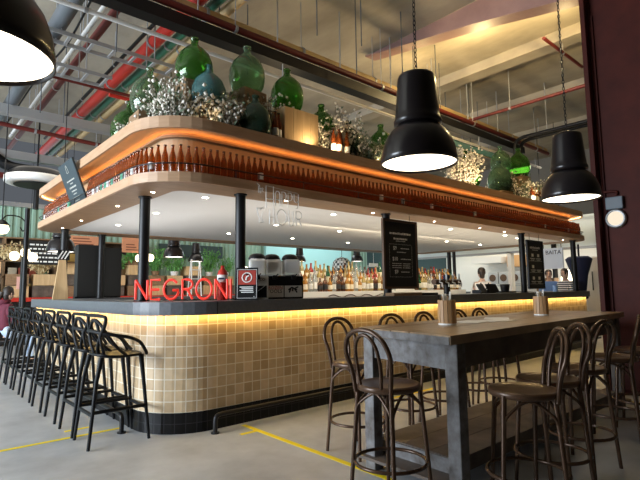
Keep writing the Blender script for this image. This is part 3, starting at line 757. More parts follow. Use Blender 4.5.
# ---- the table -------------------------------------------------------------
tb=thing('high_table','long weathered timber high table with chipped blue grey end','table',(0,0,0))
c0=Vector((2.47,1.66));c1=Vector((5.97,1.80));c2=Vector((6.05,2.72));c3=Vector((2.61,2.56))
def bil(a,b): return (c0*(1-a)+c1*a)*(1-b)+(c3*(1-a)+c2*a)*b
mb=MB()
nb=5
for k in range(nb):
    b0=k/nb+.003;b1=(k+1)/nb-.003
    e=[random.uniform(0,.006) for _ in range(4)]
    q=[bil(e[0],b0),bil(1-e[1],b0),bil(1-e[2],b1),bil(e[3],b1)]
    dz=random.uniform(-.0015,.0015)
    mb.prism([(p.x,p.y) for p in q],.965+dz,1.02+dz)
mb.build('tabletop',M_top,tb)
mb=MB().add([(c0.x-.004,c0.y+.01,.967),(c3.x-.004,c3.y-.01,.967),(c3.x-.004,c3.y-.01,1.012),(c0.x-.004,c0.y+.01,1.012),(c0.x+.03,c0.y+.01,.967),(c3.x+.03,c3.y-.01,.967),(c3.x+.03,c3.y-.01,1.012),(c0.x+.03,c0.y+.01,1.012)],[(1,0,3,2),(4,5,6,7),(0,1,5,4),(2,3,7,6),(0,4,7,3),(1,2,6,5)])
mb.build('worn_end_edge',M_bluepaint,tb)
lp=[bil(.036,.065),bil(.975,.10),bil(.975,.90),bil(.032,.94)]
for i,p in enumerate(lp):
    o=MB().rbox((p.x,p.y,.4825),(.092,.092,.965),.006).build('leg',M_bluepaint if p.x<4 else M_old,tb)
def boardbetween(a,b,z0,z1,th,name,m):
    d=(b-a);L=d.length;c=(a+b)/2
    MB().box((c.x,c.y,(z0+z1)/2),(L,th,z1-z0),math.atan2(d.y,d.x)).build(name,m,tb)
boardbetween(lp[0],lp[1],.81,.965,.04,'apron',M_old)
boardbetween(lp[3],lp[2],.81,.965,.04,'apron',M_old)
boardbetween(lp[0],lp[3],.80,.965,.045,'apron',M_bluepaint)
boardbetween(lp[1],lp[2],.81,.965,.04,'apron',M_old)
mb=MB()
for k in range(3):
    yb=1.86+k*.235; mb.bb(2.80,5.75,yb,yb+.23,.165,.20)
mb.build('lower_shelf',M_old,tb)
MB().bb(2.80,5.75,1.86,1.89,.10,.165).bb(2.80,5.75,2.53,2.56,.10,.165).build('shelf_rail',M_old,tb)
MB().bb(2.78,2.81,1.86,2.56,.095,.195).build('shelf_end',M_bluepaint,tb)
for xx in (2.62,5.78):
    MB().bb(xx,xx+.2,1.80,2.60,.08,.10).build('shelf_bearer',M_old,tb)

def holder(label,x,y):
    t=thing('cutlery_holder',label,'cutlery holder',(x,y,1.0225))
    mb=MB()
    for k in range(14):
        a=2*PI*k/14; mb.box((.062*math.cos(a),.062*math.sin(a),.10),(.012,.0262,.175),a)
    mb.build('slat_sleeve',M_bamboo,t); MB().cyl((0,0,0),.068,.014,22).build('base',M_wpaint,t)
    MB().lathe([(.030,.016),(.034,.22),(.031,.22),(.028,.02)],14,(-.022,.0,0),closed=True).build('glass_tumbler',M_acryl,t)
    MB().box((.025,-.01,.17),(.05,.012,.16),tilt=Euler((.1,.15,.5))).box((.015,.02,.16),(.05,.012,.15),tilt=Euler((-.1,-.1,.1))).build('napkin',M_paper,t)
holder('slatted timber cutlery holder on the nearer half of the table',3.21,2.18)
holder('slatted timber cutlery holder further along the table top',4.86,2.20)
for i,(x,y,r,l) in enumerate(((3.62,2.22,.15,'loose white menu sheet lying just right of the near cutlery holder'),(3.86,2.14,-.2,'white menu sheet overlapping others in the middle of the table'),(4.13,2.28,.5,'small white menu sheet nearest the far cutlery holder'))):
    tag(MB().box((0,0,.0012),(.30,.21,.0018)).build('menu_sheet',M_paper,loc=(x,y,1.0222+i*.0003),rz=r),l,'paper')

# ---- pendant lamps ----------------------------------------------------------
def pendant(label,x,y,zr,D,ceil,light,grp,detail=True):
    t=thing('pendant_lamp',label,'pendant lamp',(x,y,zr),0,grp); s=D/.48
    out=[(.24,0),(.237,.04),(.227,.10),(.205,.16),(.172,.21),(.128,.248),(.150,.258),(.152,.280),(.144,.292),(.139,.33),(.124,.50),(.119,.56),(.113,.578),(.10,.584),(.001,.585)]
    a=[(r*s,z*s) for r,z in [(.2335,0)]+out[:6]+[(.120,.243),(.165,.204),(.198,.155),(.220,.098),(.230,.04)]]
    MB().lathe(a,40,closed=True).build('bell_shade',M_shade,t)
    MB().lathe([(r*s,z*s) for r,z in [(.120,.246)]+out[5:]],32).build('cap_housing',M_shade,t)
    if detail: MB().tube([(.145*s*math.cos(2*PI*k/32),.145*s*math.sin(2*PI*k/32),.276*s) for k in range(32)],.006*s,6,closed=True).build('collar_ring',M_shade,t)
    MB().lathe([(.001,.012*s),(.16*s,.012*s),(.2305*s,.014*s)],36).build('diffuser',light,t)
    if detail:
        mb=MB(); z=.584*s; i=0
        while z<ceil-zr:
            pts=[]
            for k in range(10):
                a=2*PI*k/10; q=(.009*math.cos(a),0,.02*math.sin(a)) if i%2==0 else (0,.009*math.cos(a),.02*math.sin(a))
                pts.append((q[0],q[1],z+.017+q[2]))
            mb.tube(pts,.003,5,closed=True); z+=.031; i+=1
        mb.build('chain',M_black,t)
    else: MB().tube([(0,0,.575*s),(0,0,ceil-zr)],.008,6).build('cord',M_black,t)
    return t
pendant('large black pendant lamp at the top left corner, nearest the camera',.135,1.82,2.055,.48,6.0,M_diff,'black pendant lamps over the table')
pendant('black pendant lamp hanging over the middle of the table on a chain',2.44,1.82,2.08,.48,6.0,M_diff,'black pendant lamps over the table')
pendant('black pendant lamp on a chain beside the maroon column',4.39,1.67,2.06,.48,6.0,M_diff,'black pendant lamps over the table')
M_diff2=emis('hall lamp diffuser',(1,.93,.82),5)
pendant('navy black hall pendant lamp seen by the far left canopy post',2.36,10.26,2.09,.52,6.0,M_diff2,'hall pendant lamps',False)
pendant('black hall pendant lamp above the red letters, larger of two',4.95,10.92,2.12,.48,6.0,M_diff2,'hall pendant lamps',False)
pendant('smaller black hall pendant lamp above the red letters',7.08,14.0,2.24,.48,6.0,M_diff2,'hall pendant lamps',False)
pendant('far black pendant lamp beside the slush machine hoppers',11.2,13.9,2.35,.46,6.0,M_diff2,'hall pendant lamps',False)
pendant('far black pendant lamp beside the dotted round shade',13.0,12.7,2.35,.46,6.0,M_diff2,'hall pendant lamps',False)

# ---- on the canopy roof ------------------------------------------------------
def crate(label,x,y,z,sx,sy,sz,m,rz=0,name='wooden_crate',grp=None):
    t=thing(name,label,'crate',(x,y,z),rz,grp)
    n=max(3,int(sx/.11))
    for (yy,nm) in ((-sy/2,'front_panel'),(sy/2-.015,'rear_panel')):
        mb=MB()
        for k in range(n): mb.bb(-sx/2+k*sx/n+.002,-sx/2+(k+1)*sx/n-.002,yy,yy+.015,0,sz)
        mb.build(nm,m,t)
    MB().bb(-sx/2,-sx/2+.015,-sy/2+.016,sy/2-.016,0,sz).build('side_panel',m,t); MB().bb(sx/2-.015,sx/2,-sy/2+.016,sy/2-.016,0,sz).build('side_panel',m,t)
    MB().bb(-sx/2,sx/2,-sy/2,sy/2,0,.015).build('bottom',m,t)
    MB().bb(-sx/2+.016,sx/2-.016,-sy/2+.016,sy/2-.016,sz-.02,sz-.002).build('lid',m,t)
    return t
def demi_mb():
    o=[(.09,.0),(.16,.012),(.205,.09),(.222,.19),(.215,.29),(.178,.385),(.115,.455),(.06,.498),(.042,.53),(.040,.575),(.05,.58),(.05,.60)]
    i=[(.036,.60),(.033,.575),(.034,.53),(.052,.495),(.108,.45),(.17,.38),(.207,.288),(.214,.19),(.197,.092),(.155,.022),(.001,.016)]
    return MB().lathe(o+i,28)
dm=[('bright green glass demijohn with tall neck beside the teal one',2.40,4.85,3.60,.95,M_green,None,.60),
 ('teal glass demijohn among dried flowers, lower than its neighbours',2.48,4.66,3.27,.88,M_teal,None,.27),
 ('pale green demijohn second along the canopy front',3.10,4.85,3.70,1.0,M_pale,None,.70),
 ('green demijohn standing above the pine plank box',3.72,4.85,3.61,.98,M_green,None,.61),
 ('grey green demijohn lying behind the canopy edge near the small bottles',2.95,4.44,3.0,.84,M_dkgreen,None,0),
 ('green demijohn neck rising from white blossom right of the pine box',4.27,4.80,3.25,.98,M_green,None,.25),
 ('dark olive demijohn among leaves left of the middle pendant',4.69,4.70,3.10,.95,M_dkgreen,None,.10),
 ('plain green demijohn directly left of the middle pendant lamp',5.55,4.85,3.25,1.0,M_green,None,.25),
 ('green demijohn just right of the middle pendant lamp',7.85,4.80,3.12,1.2,M_green,None,.12),
 ('dark green demijohn in front of the paired ones',9.0,4.75,3.2,1.08,M_dkgreen,None,.2),
 ('pale green demijohn, left one of the high pair by the right pendant',9.55,5.0,3.72,.98,M_pale,None,.72),
 ('bright green demijohn, right one of the high pair by the right pendant',10.15,4.9,3.70,1.08,M_green,None,.70),
 ('pale demijohn behind white blossom on the left canopy side',2.05,5.25,3.28,.95,M_pale,None,.28),
 ('green demijohn leftmost on the canopy above the hanging blackboard',2.05,5.85,3.04,1.0,M_green,None,.04)]
pd={}
for l,x,y,z,s,m,_,ch in dm:
    if m.name not in pd:
        o=demi_mb().build('demijohn',m); pd[m.name]=o; tag(o,l,'demijohn','demijohns on the canopy'); o.location=(x,y,z); o.scale=(s,)*3
    else: o=dup(pd[m.name],(x,y,z),random.random()*6,l,'demijohns on the canopy',s)
    if ch>.02:
        crate('plain timber crate under the '+l.split(',')[0][:60].replace('demijohn','jar') ,x,y,3.0,.34,.34,ch-.001,M_crate,random.uniform(-.2,.2))
crate('pale pine plank box lit warmly on the canopy front','' or 3.56,4.50,3.0,.52,.30,.45,M_pine,0,'pine_box')
for i,(x,y) in enumerate(((3.02,4.36),(3.10,4.40),(3.17,4.36),(3.24,4.39),(4.10,4.38),(4.18,4.36),(4.25,4.40),(4.33,4.37),(9.6,4.4),(9.72,4.42),(9.85,4.4),(10.0,4.41))):
    g='small bottles left of the pine box' if i<4 else 'small bottles right of the pine box' if i<8 else 'small bottles near the right pendant'
    b=dup(beer,(x,y,3.0002),0,'small dark bottle on the canopy roof '+('left of the pine box' if i<4 else 'right of the pine box' if i<8 else 'near the right pendant'),g); b.scale=(1.15,1.15,1.25)
    o=bpy.data.objects.new('label',meW); COL.objects.link(o); o.parent=b
def flowers(label,x,y,z,rad,h,n,white=.6):
    t=thing('dried_flower_bunch',label,'dried flowers',(x,y,z))
    st=MB();bl=MB();lf=MB()
    for k in range(n):
        a=random.random()*2*PI; rr_=rad*random.random()**.5; hh=h*random.uniform(.45,1)*(1-.35*rr_/rad)
        bx,by=rr_*.25*math.cos(a),rr_*.25*math.sin(a); tx,ty=rr_*math.cos(a),rr_*math.sin(a)
        st.tube([(bx,by,0),((bx+tx)/2*.8,(by+ty)/2*.8,hh*.55),(tx,ty,hh)],.003,4,cap=False)
        for q in range(12):
            f=random.uniform(.35,1.05); s=random.uniform(.013,.028)
            px,py,pz=bx+(tx-bx)*f**1.3+random.gauss(0,.03),by+(ty-by)*f**1.3+random.gauss(0,.03),hh*f+random.gauss(0,.02)
            R=Euler((random.random()*6,random.random()*6,random.random()*6)).to_matrix().to_4x4(); R.translation=(px,py,max(pz,.02))
            tgt=bl if random.random()<white else lf
            if tgt is bl: tgt.add([(s,0,0),(-s,0,0),(0,s,0),(0,-s,0),(0,0,s*.7),(0,0,-s*.7)],[(0,2,4),(2,1,4),(1,3,4),(3,0,4),(2,0,5),(1,2,5),(3,1,5),(0,3,5)],True,0,R)
            else: s*=1.5; tgt.add([(0,-s*.35,0),(s*1.2,0,.2*s),(0,s*.35,0),(-s*1.2,0,.2*s)],[(0,1,2,3)],False,0,R)
    st.build('stems',M_stem,t)['kind']='stuff'; bl.build('blossom',M_flower,t)['kind']='stuff'; lf.build('leaves',M_leaf,t)['kind']='stuff'
FL=[('dried white flowers at the rounded canopy corner',2.16,4.70,.50,.60,120,.65),('dried flowers beside the leftmost demijohn',2.0,5.40,.26,.34,40,.6),
 ('white dried sprays in front of the bright green demijohn',2.56,4.50,.28,.42,80,.6),('dried sprays between teal and pale demijohns',2.95,4.78,.34,.80,80,.55),
 ('dried white sprays left of the pine box',3.35,4.80,.30,.92,80,.75),('bright white blossom bunch right of the pine box',4.30,4.62,.32,.85,100,.9),
 ('dark leafy dried bunch around the olive demijohn',4.80,4.50,.32,.55,70,.25),('thin tall dried spray behind the olive demijohn',5.1,5.0,.2,1.15,30,.7),
 ('bright blossom bunch right of the middle pendant',7.55,4.65,.36,1.0,100,.9),('dark dried bunch behind the right hand demijohns',9.3,4.70,.45,.75,90,.35),
 ('dried sprays beneath the high pair of demijohns',9.95,4.60,.45,.65,90,.5),('dried bunch at the right end of the canopy',10.9,4.70,.4,.85,70,.55)]
for l,x,y,r,h,n,wf in FL: flowers(l,x,y,3.0,r,h,n,wf)
for i,(x,y,l) in enumerate(((6.9,9.2,'dark steel hanger post rising behind the canopy roof'),(7.35,9.2,'pale grey steel hanger post rising behind the canopy roof'))):
    tag(MB().bb(x-.06,x+.06,y-.06,y+.06,3.0,6.0).build('hanger_post',M_dkduct if i==0 else M_galv),l,'post')
tag(MB().tube(smooth_path([(6.55,7.5,3.0),(6.55,7.5,4.15),(6.62,7.5,4.25),(6.75,7.5,4.3),(9.5,7.5,4.3)],4),.03,8).build('riser_pipe',M_dkred),'dark red riser pipe bending over behind the canopy flowers','pipe')

# ---- market hall behind ------------------------------------------------------
t=thing('round_ceiling_unit','large round white ceiling unit with dark curved arm at left','ceiling unit',(2.48,13.4,3.95))
MB().lathe([(.40,.0),(.66,.03),(.70,.06),(.70,.19),(.66,.2),(.40,.2)],40,closed=True).build('white_ring',M_wpaint,t)
MB().lathe([(.001,.05),(.40,.05)],30).build('grille',M_tan,t)
MB().lathe([(.42,-.006),(.45,-.012),(.5,-.008),(.5,.0)],40).build('dark_slot',M_black,t)
MB().lathe([(.001,.42),(.5,.38),(.62,.30),(.66,.2)],30).build('dark_cover',M_blackpl,t)
MB().tube(smooth_path([(-.1,0,.36),(-.6,0,.40),(-1.0,0,.62),(-1.6,0,.72),(-2.6,0,.7)],5),[.13]*21,10).build('curved_arm',M_blackpl,t)
MB().tube([(0,0,.4),(0,0,2.05)],.02,8).build('rod',M_black,t)
tag(MB().cyl((2.07,12.0,0),.05,3.15,14).build('hall_post',M_black),'slim dark hall post standing left of the bar','post')
tag(MB().cyl((14.25,5.98,0),.07,3.1,14).build('hall_post',M_black),'black hall post between the blue lettered sign and the navy parasol','post')
tag(MB().cyl((12.62,8.42,0),.06,3.1,14).build('hall_post',M_black),'left one of two black hall posts behind the beer tap','post')
tag(MB().cyl((12.55,8.2,0),.05,3.1,14).build('hall_post',M_black),'right one of two black hall posts behind the beer tap','post')
_=tag(MB().cyl((2.77,14.97,3.6),.07,.75,14).build('hanger_block',M_black),'black stub hanging under the red tie beam by the canopy tip','hanger')

stall=thing('market_stall','market produce stall with red counter edge behind the bar','market stall')
MB().bb(1.2,9.5,14.4,15.3,0,1.10).build('base',M_black,stall); MB().bb(1.2,9.5,14.32,15.3,1.10,1.2).build('red_edge',M_red,stall)
sh=thing('timber_shelving','tall dark timber shelving stacked with goods behind the produce stall','shelving')
MB().bb(.9,6.1,16.22,16.28,0,2.85).build('back_panel',M_old,sh)
for z in (1.3,1.75,2.2,2.65,2.85): MB().bb(.9,6.1,15.8,16.22,z,z+.04).build('shelf_board',M_crate,sh)
for x in (.9,2.2,3.5,4.8,6.05): MB().bb(x,x+.05,15.8,16.22,0,2.85).build('upright',M_crate,sh)
gc=[('cream',(.62,.54,.40)),('brown',(.25,.14,.07)),('dusty green',(.16,.24,.13)),('ochre',(.55,.36,.10)),('slate',(.12,.14,.16)),('brick red',(.40,.09,.05))]
gm=[mat('goods '+n_,c_,.6) for n_,c_ in gc]
k_=0
for zi,z in enumerate((1.342,1.792,2.242)):
    for bay in range(4):
        x=.9+1.3*bay+.12
        while x<.9+1.3*(bay+1)-.25:
            wd=random.uniform(.14,.26); c_=random.randrange(6)
            tag(MB().rbox((x+wd/2,15.98,z+.12),(wd-.02,.28,.24),.02).build('goods_box',gm[c_],loc=(0,0,0)),'%s goods box on the dark timber shelving'%gc[c_][0],'box',gc[c_][0]+' boxes on the timber shelving')
            x+=wd+random.uniform(0,.08)
hues=[('timber',M_crate),('pale pine',M_pine),('weathered',M_old)]
cl_=[]
n=0
places=['below the cream globe lamps','behind the slim dark post','left of the tall black cabinet','right of the tall black cabinet','behind the letter N','behind the letter E','behind the letter G','behind the letter R','behind the letter O','behind the second N','left of the corner post','by the black twin hopper machine']
for i in range(12):
    x=1.75+i*.62
    for r in range(2 if i%3 else 3):
        hn,hm=hues[(i*7+r*5)%3]
        crate('%s produce crate, %s, %s'%(hn,('bottom','middle','top')[r] + ' of its stack',places[i]),x+random.uniform(-.03,.03),14.85,1.2+.31*r,.52,.5,.30,hm,random.uniform(-.06,.06),'produce_crate','produce crates on the market stall')
def plant(label,x,y,z,rad,h,n,m,ms,name='leafy_plant',cat='plant'):
    t=thing(name,label,cat,(x,y,z)); st=MB();lf=MB()
    for k in range(n):
        a=random.random()*2*PI; q=rad*random.random()**.5; hh=h*random.uniform(.4,1)
        tx,ty=q*math.cos(a),q*math.sin(a)
        st.tube([(tx*.15,ty*.15,0),(tx*.6,ty*.6,hh*.7),(tx,ty,hh)],.006,4,cap=False)
        for w_ in range(5):
            f=random.uniform(.5,1.05); s=random.uniform(.035,.07)
            R=Euler((random.random()*6,random.random()*6,random.random()*6)).to_matrix().to_4x4(); R.translation=(tx*f+random.gauss(0,.05),ty*f+random.gauss(0,.05),max(.04,hh*f+random.gauss(0,.04)))
            lf.add([(0,-s*.4,0),(s*1.1,0,.2*s),(0,s*.4,0),(-s*1.1,0,.2*s)],[(0,1,2,3)],False,0,R)
    st.build('stems',ms,t); lf.build('leaves',m,t)['kind']='stuff'
    if name=='leafy_plant': MB().lathe([(.10,0),(.13,.12),(.14,.13),(.10,.12)],14).build('pot',M_white if int(x*10)%2 else M_crate,t)
plant('bundle of dried straw on the crates below the globe lamps',2.3,14.85,2.15,.45,.45,70,M_straw,M_straw,'straw_bundle','straw')
plant('second straw bundle on the crates beside the slim post',2.95,14.85,1.83,.4,.5,60,M_straw,M_straw,'straw_bundle','straw')
for i,(x,z,h) in enumerate(((4.85,1.822,.7),(5.47,2.132,.6),(6.09,1.822,.85),(6.71,1.822,.75),(7.95,1.822,.9),(8.57,1.822,.7))):
    plant(('leafy green plant on the stall behind the letter E','leafy green plant on the stall behind the letter G','leafy green plant on the stall behind the letter R','leafy green plant on the stall behind the letter O','leafy green plant on the stall behind the second N','leafy green plant on the stall left of the red canister')[i],x,14.75,z,.36,h,45,M_leafg,M_leafg)
for i,(x0,x1,z0,z1,l) in enumerate(((3.15,3.88,2.45,2.73,'terracotta hanging sign behind the black cabinet panels'),(4.45,4.98,2.36,2.78,'terracotta hanging sign behind the left corner post'))):
    t=thing('hanging_sign',l,'sign',(x0,13,z0)); MB().bb(0,x1-x0,0,.03,0,z1-z0).build('panel',M_ored,t)
    mb=MB()
    for k in range(3): mb.bb(.1,(x1-x0)*.8-.05*k,-.004,0,.06+k*.07,.085+k*.07)
    mb.build('lettering',mat('dark print %d'%i,(.25,.08,.04),.6),t); MB().tube([(.05,.015,z1-z0),(.05,.015,6-z0)],.006,5).tube([(x1-x0-.05,.015,z1-z0),(x1-x0-.05,.015,6-z0)],.006,5).build('wire',M_black,t)
t=thing('price_board','dark market board with white lettering behind the slim post','sign',(2.45,14.28,2.05))
MB().bb(0,1.0,0,.03,0,.62).build('panel',M_screen,t)
mb=MB()
for k in range(5):
    x=.1
    while x<.85: l=random.uniform(.04,.12); mb.bb(x,x+l,-.004,0,.06+k*.11,.10+k*.11); x+=l+.03
mb.build('lettering',M_chalk,t); MB().tube([(.1,.015,.62),(.1,.015,3.95)],.006,5).tube([(.9,.015,.62),(.9,.015,3.95)],.006,5).build('wire',M_black,t)
tag(MB().bb(0,.22,0,.02,0,.32).build('pink_price_card',mat('pink card',(.75,.42,.36),.7),loc=(2.35,14.575,1.42)),'pink price card pinned before the straw crates','card')
def globes(label,x,y,z,offs):
    t=thing('globe_lamp',label,'lamp',(x,y,0))
    MB().cyl((0,0,0),.03,z+.02,10).build('stem',M_black,t)
    for dx,dz in offs:
        MB().lathe([(.001,-.11),(.07,-.09),(.10,-.02),(.09,.05),(.05,.09),(.001,.1)],14,(dx,0,z+dz)).build('globe',M_globe,t)
        MB().tube([(0,0,z+dz-.15),(dx,0,z+dz-.15),(dx,0,z+dz-.1)],.012,6).build('arm',M_black,t)
globes('cream globe lamp cluster left of the slim dark post',2.12,12.6,2.13,((-.16,.02),(.05,.10),(.20,0)))
globes('two cream globe lamps on a stand above the red letter E',5.08,13.0,2.22,((-.17,0),(.13,.02)))
globes('single warm globe lamp above the red canister',8.6,13.6,2.0,((.06,0),))
t=thing('wrought_lantern','warm lantern on a curled iron bracket at the far left','lantern',(1.75,13.0,2.78))
MB().lathe([(.001,-.12),(.10,-.10),(.15,.0),(.11,.10),(.03,.16),(.001,.17)],14).build('glass',M_globe,t)
MB().lathe([(.17,.08),(.1,.16),(.02,.22),(.001,.23)],14).build('cap',M_black,t)
MB().tube(smooth_path([(0,0,.22),(.1,0,.32),(.35,0,.30),(.5,0,.12),(.42,0,-.02),(.36,0,.06)],5),.015,6).tube([(0,0,.22),(0,0,3.22)],.012,6).build('bracket',M_black,t)
t=thing('step_ladder','white step ladder among plants behind the letter R','ladder',(7.0,13.7,0))
for s in (-.2,.2): MB().tube([(s,0,0),(s*.7,.15,2.3)],.022,8).build('rail',M_wpaint,t); MB().tube([(s,.5,0),(s*.7,.18,2.3)],.018,8).build('rear_leg',M_wpaint,t)
for k in range(7): MB().bb(-.19+.008*k,.19-.008*k,.0+.02*k,.1+.02*k,.28+.28*k,.305+.28*k).build('step',M_wpaint,t)
tag(MB().bb(6.9,9.4,16.38,16.46,2.55,3.0).build('dark_wall_sign',M_tealw),'dark lettered panel fixed on the sage corrugated wall','sign')
text_mesh('wall_lettering','CRICOUS',.2,M_corr,bpy.data.objects['dark_wall_sign'],(8.1,16.37,2.78)) if False else None
# pale aqua wall panel & dotted shade
tag(MB().bb(11.3,16.2,16.2,16.34,1.5,3.3).build('aqua_wall_panel',M_cyan),'pale aqua lit wall panel beyond the spirit bottles','wall panel',kind='structure')
def dotted():
    m=bpy.data.materials.new('dotted fabric'); m.use_nodes=True; nt=m.node_tree; b=nt.nodes['Principled BSDF']
    tc=nt.nodes.new('ShaderNodeTexCoord'); ck=nt.nodes.new('ShaderNodeTexChecker'); ck.inputs['Scale'].default_value=14
    ck.inputs['Color1'].default_value=(.75,.78,.75,1); ck.inputs['Color2'].default_value=(.03,.04,.04,1)
    nt.links.new(tc.outputs['Object'],ck.inputs['Vector']); nt.links.new(ck.outputs['Color'],b.inputs['Base Color']); return m
t=thing('dotted_lampshade','round black and white dotted shade above the spirit bottles','lampshade',(9.9,10.3,2.0))
MB().lathe([(.001,-.28),(.16,-.24),(.26,-.12),(.29,.0),(.26,.12),(.16,.22),(.02,.26)],20).build('shade',dotted(),t); MB().tube([(0,0,.24),(0,0,2.7)],.008,6).build('cord',M_black,t)
tag(MB().bb(0,.5,0,.03,0,.14).tube([(.25,.015,.14),(.25,.015,3.82)],.006,5).build('small_white_sign',M_lab,loc=(13.9,12.9,2.18)),'small white lettered sign right of the dotted shade','sign')

# kitchen stall at the far right
struct('wall_kitchen',MB().bb(17.4,17.55,4.2,11.75,0,3.2),M_kwhite)
struct('ceiling_kitchen',MB().bb(14.3,17.6,4.2,11.75,3.15,3.25),M_kwhite)
tag(MB().bb(14.3,14.42,4.2,11.75,2.42,3.3).build('stall_fascia',mat('pale glass blue panel',(.68,.76,.76),.4)),'pale blue white fascia above the far kitchen stall','fascia',kind='structure')
struct('trim_2',MB().bb(14.25,14.45,4.2,11.75,2.36,2.42),M_galv)
for i,y in enumerate((11.7,7.35,4.25)): tag(MB().bb(14.25,14.45,y-.06,y+.06,0,2.4).build('stall_post',M_kwhite),('white stall post at the left end of the far kitchen','white stall post beside the narrow menu board','white stall post hidden by the maroon column')[i],'post')
tag(MB().bb(14.6,15.1,4.3,11.6,0,1.15).build('kitchen_counter',M_kwhite),'white kitchen counter across the far stall','counter')
t=thing('kitchen_shelf','white wall shelf carrying three glass fronted ovens','shelf',(16.6,8.9,1.35))
MB().bb(-.25,.7,-1.0,1.0,0,.05).build('board',M_steel,t); MB().bb(-.25,-.2,-1.0,-.95,-1.35,0).bb(-.25,-.2,.95,1.0,-1.35,0).build('support',M_steel,t)
for i in range(3):
    t=thing('glass_oven','%s small grey oven with a round glass door on the far kitchen shelf'%('left hand','middle','right hand')[i],'oven',(16.65,9.13-i*.42,1.4),0,'kitchen ovens')
    MB().rbox((0,0,.25),(.45,.38,.42),.02).build('housing',mat('oven grey %d'%i,(.50,.52,.53),.4),t)
    MB().lathe([(.001,0),(.12,0),(.13,.02)],20,M=Matrix.Translation((-.235,0,.25))@Mx).build('round_door',M_frame,t)
tag(MB().bb(16.5,17.3,7.9,8.6,2.05,2.45).build('timber_wall_cupboard',mat('orange timber',(.62,.36,.16),.5)),'orange timber wall cupboard in the far kitchen','cupboard')
tag(MB().bb(16.3,17.3,8.7,9.9,2.2,2.42).build('white_extractor_hood',M_wpaint),'white extractor hood left of the timber cupboard','hood')
t=thing('lettered_sign','white stall sign with blue capital letters','sign',(13.6,5.20,2.05)); 
MB().bb(0,.05,.28,.84,-.25,.32).build('panel',mat('sign blue white',(.70,.78,.88),.5),t)
text_mesh('lettering','BAITA',.155,M_navy,t,(-.004,.53,.20),PI/2,-PI/2)
MB().tube([(.02,.32,.32),(.02,.32,3.85)],.01,5).tube([(.02,.8,.32),(.02,.8,3.85)],.01,5).build('wire',M_black,t)
t=thing('navy_canvas','folded navy canvas parasol at the bar end','parasol',(13.35,4.98,0))
MB().lathe([(.03,.95),(.17,1.0),(.14,1.2),(.2,1.6),(.33,2.02),(.25,2.08),(.02,1.85)],7).build('folded_canopy',M_navy,t)
MB().tube([(0,0,.0),(0,0,2.4)],.025,8).build('pole',M_black,t); MB().cyl((0,0,0),.25,.06,16).build('base',M_black,t)
t=thing('white_cabinet','tall white fridge beyond the navy parasol','fridge',(14.35,4.72,0)); MB().rbox((0,0,1.05),(.6,.8,2.1),.02).build('body',M_wpaint,t); MB().tube([(-.33,.2,1.2),(-.33,.2,1.7)],.015,6).build('handle',M_black,t)
t=thing('glow_lamp','bright white table lamp behind the striped top person','lamp',(13.95,5.55,0)); MB().lathe([(.12,1.30),(.16,1.35),(.13,1.75),(.1,1.78)],16).build('shade',emis('lamp shade glow',(1,.86,.62),4),t); MB().cyl((0,0,0),.03,1.35,8).cyl((0,0,0),.15,.03,14).build('stand',M_black,t)
tag(MB().bb(13.6,13.9,5.75,6.25,0,1.55).build('brown_cupboard',M_crate),'brown timber cupboard beyond the bar end','cupboard')

# ---- people -------------------------------------------------------------------
def skin(name,V,E,R,m,parent,root=0,sub=2):
    me=bpy.data.meshes.new(name); me.from_pydata(V,E,[]); ob=bpy.data.objects.new(name+'_s',me); COL.objects.link(ob)
    md=ob.modifiers.new('s','SKIN'); sv=me.skin_vertices[0].data
    for i,r in enumerate(R): sv[i].radius=(r,r) if not isinstance(r,tuple) else r
    sv[root].use_root=True
    ss=ob.modifiers.new('b','SUBSURF'); ss.levels=sub; ss.render_levels=sub
    dg=bpy.context.evaluated_depsgraph_get(); dg.update()
    me2=bpy.data.meshes.new_from_object(ob.evaluated_get(dg)); bpy.data.objects.remove(ob)
    me2.materials.clear(); me2.materials.append(m)
    for p in me2.polygons: p.use_smooth=True
    o=bpy.data.objects.new(name,me2); COL.objects.link(o); o.parent=parent; return o
def head(t,c,m=M_skin,rz=0,hair=True,bun=False):
    T=Matrix.Translation(c)@Matrix.Rotation(rz,4,'Z')
    mb=MB().lathe([(.001,-.125),(.045,-.115),(.07,-.07),(.078,0),(.075,.06),(.05,.105),(.001,.12)],16,M=T)
    mb.lathe([(.001,-.02),(.014,-.012),(.012,.01),(.001,.03)],8,(.082,0,-.012),M=T)      # nose
    for s in (-1,1): mb.lathe([(.001,-.03),(.012,-.02),(.014,.015),(.001,.03)],8,(0,s*.08,-.01),M=T)
    mb.build('head',m,t)
    e=MB()
    for s in (-1,1): e.lathe([(.001,-.009),(.008,0),(.001,.009)],8,(.071,s*.03,.01),M=T)
    e.bb(.068,.076,-.022,.022,-.062,-.055,M=T); e.build('face_features',M_hair,t)
    if hair:
        h=MB().lathe([(.088,-.03),(.092,.02),(.085,.08),(.055,.122),(.001,.138)],16,(-.018,0,0),M=T)
        h.lathe([(.001,-.16),(.05,-.12),(.068,-.02),(.06,.05),(.001,.09)],14,(-.045,0,0),M=T)
        if bun: h.lathe([(.001,-.04),(.04,0),(.001,.04)],10,(-.10,0,.06),M=T)
        h.build('hair',M_hair,t)
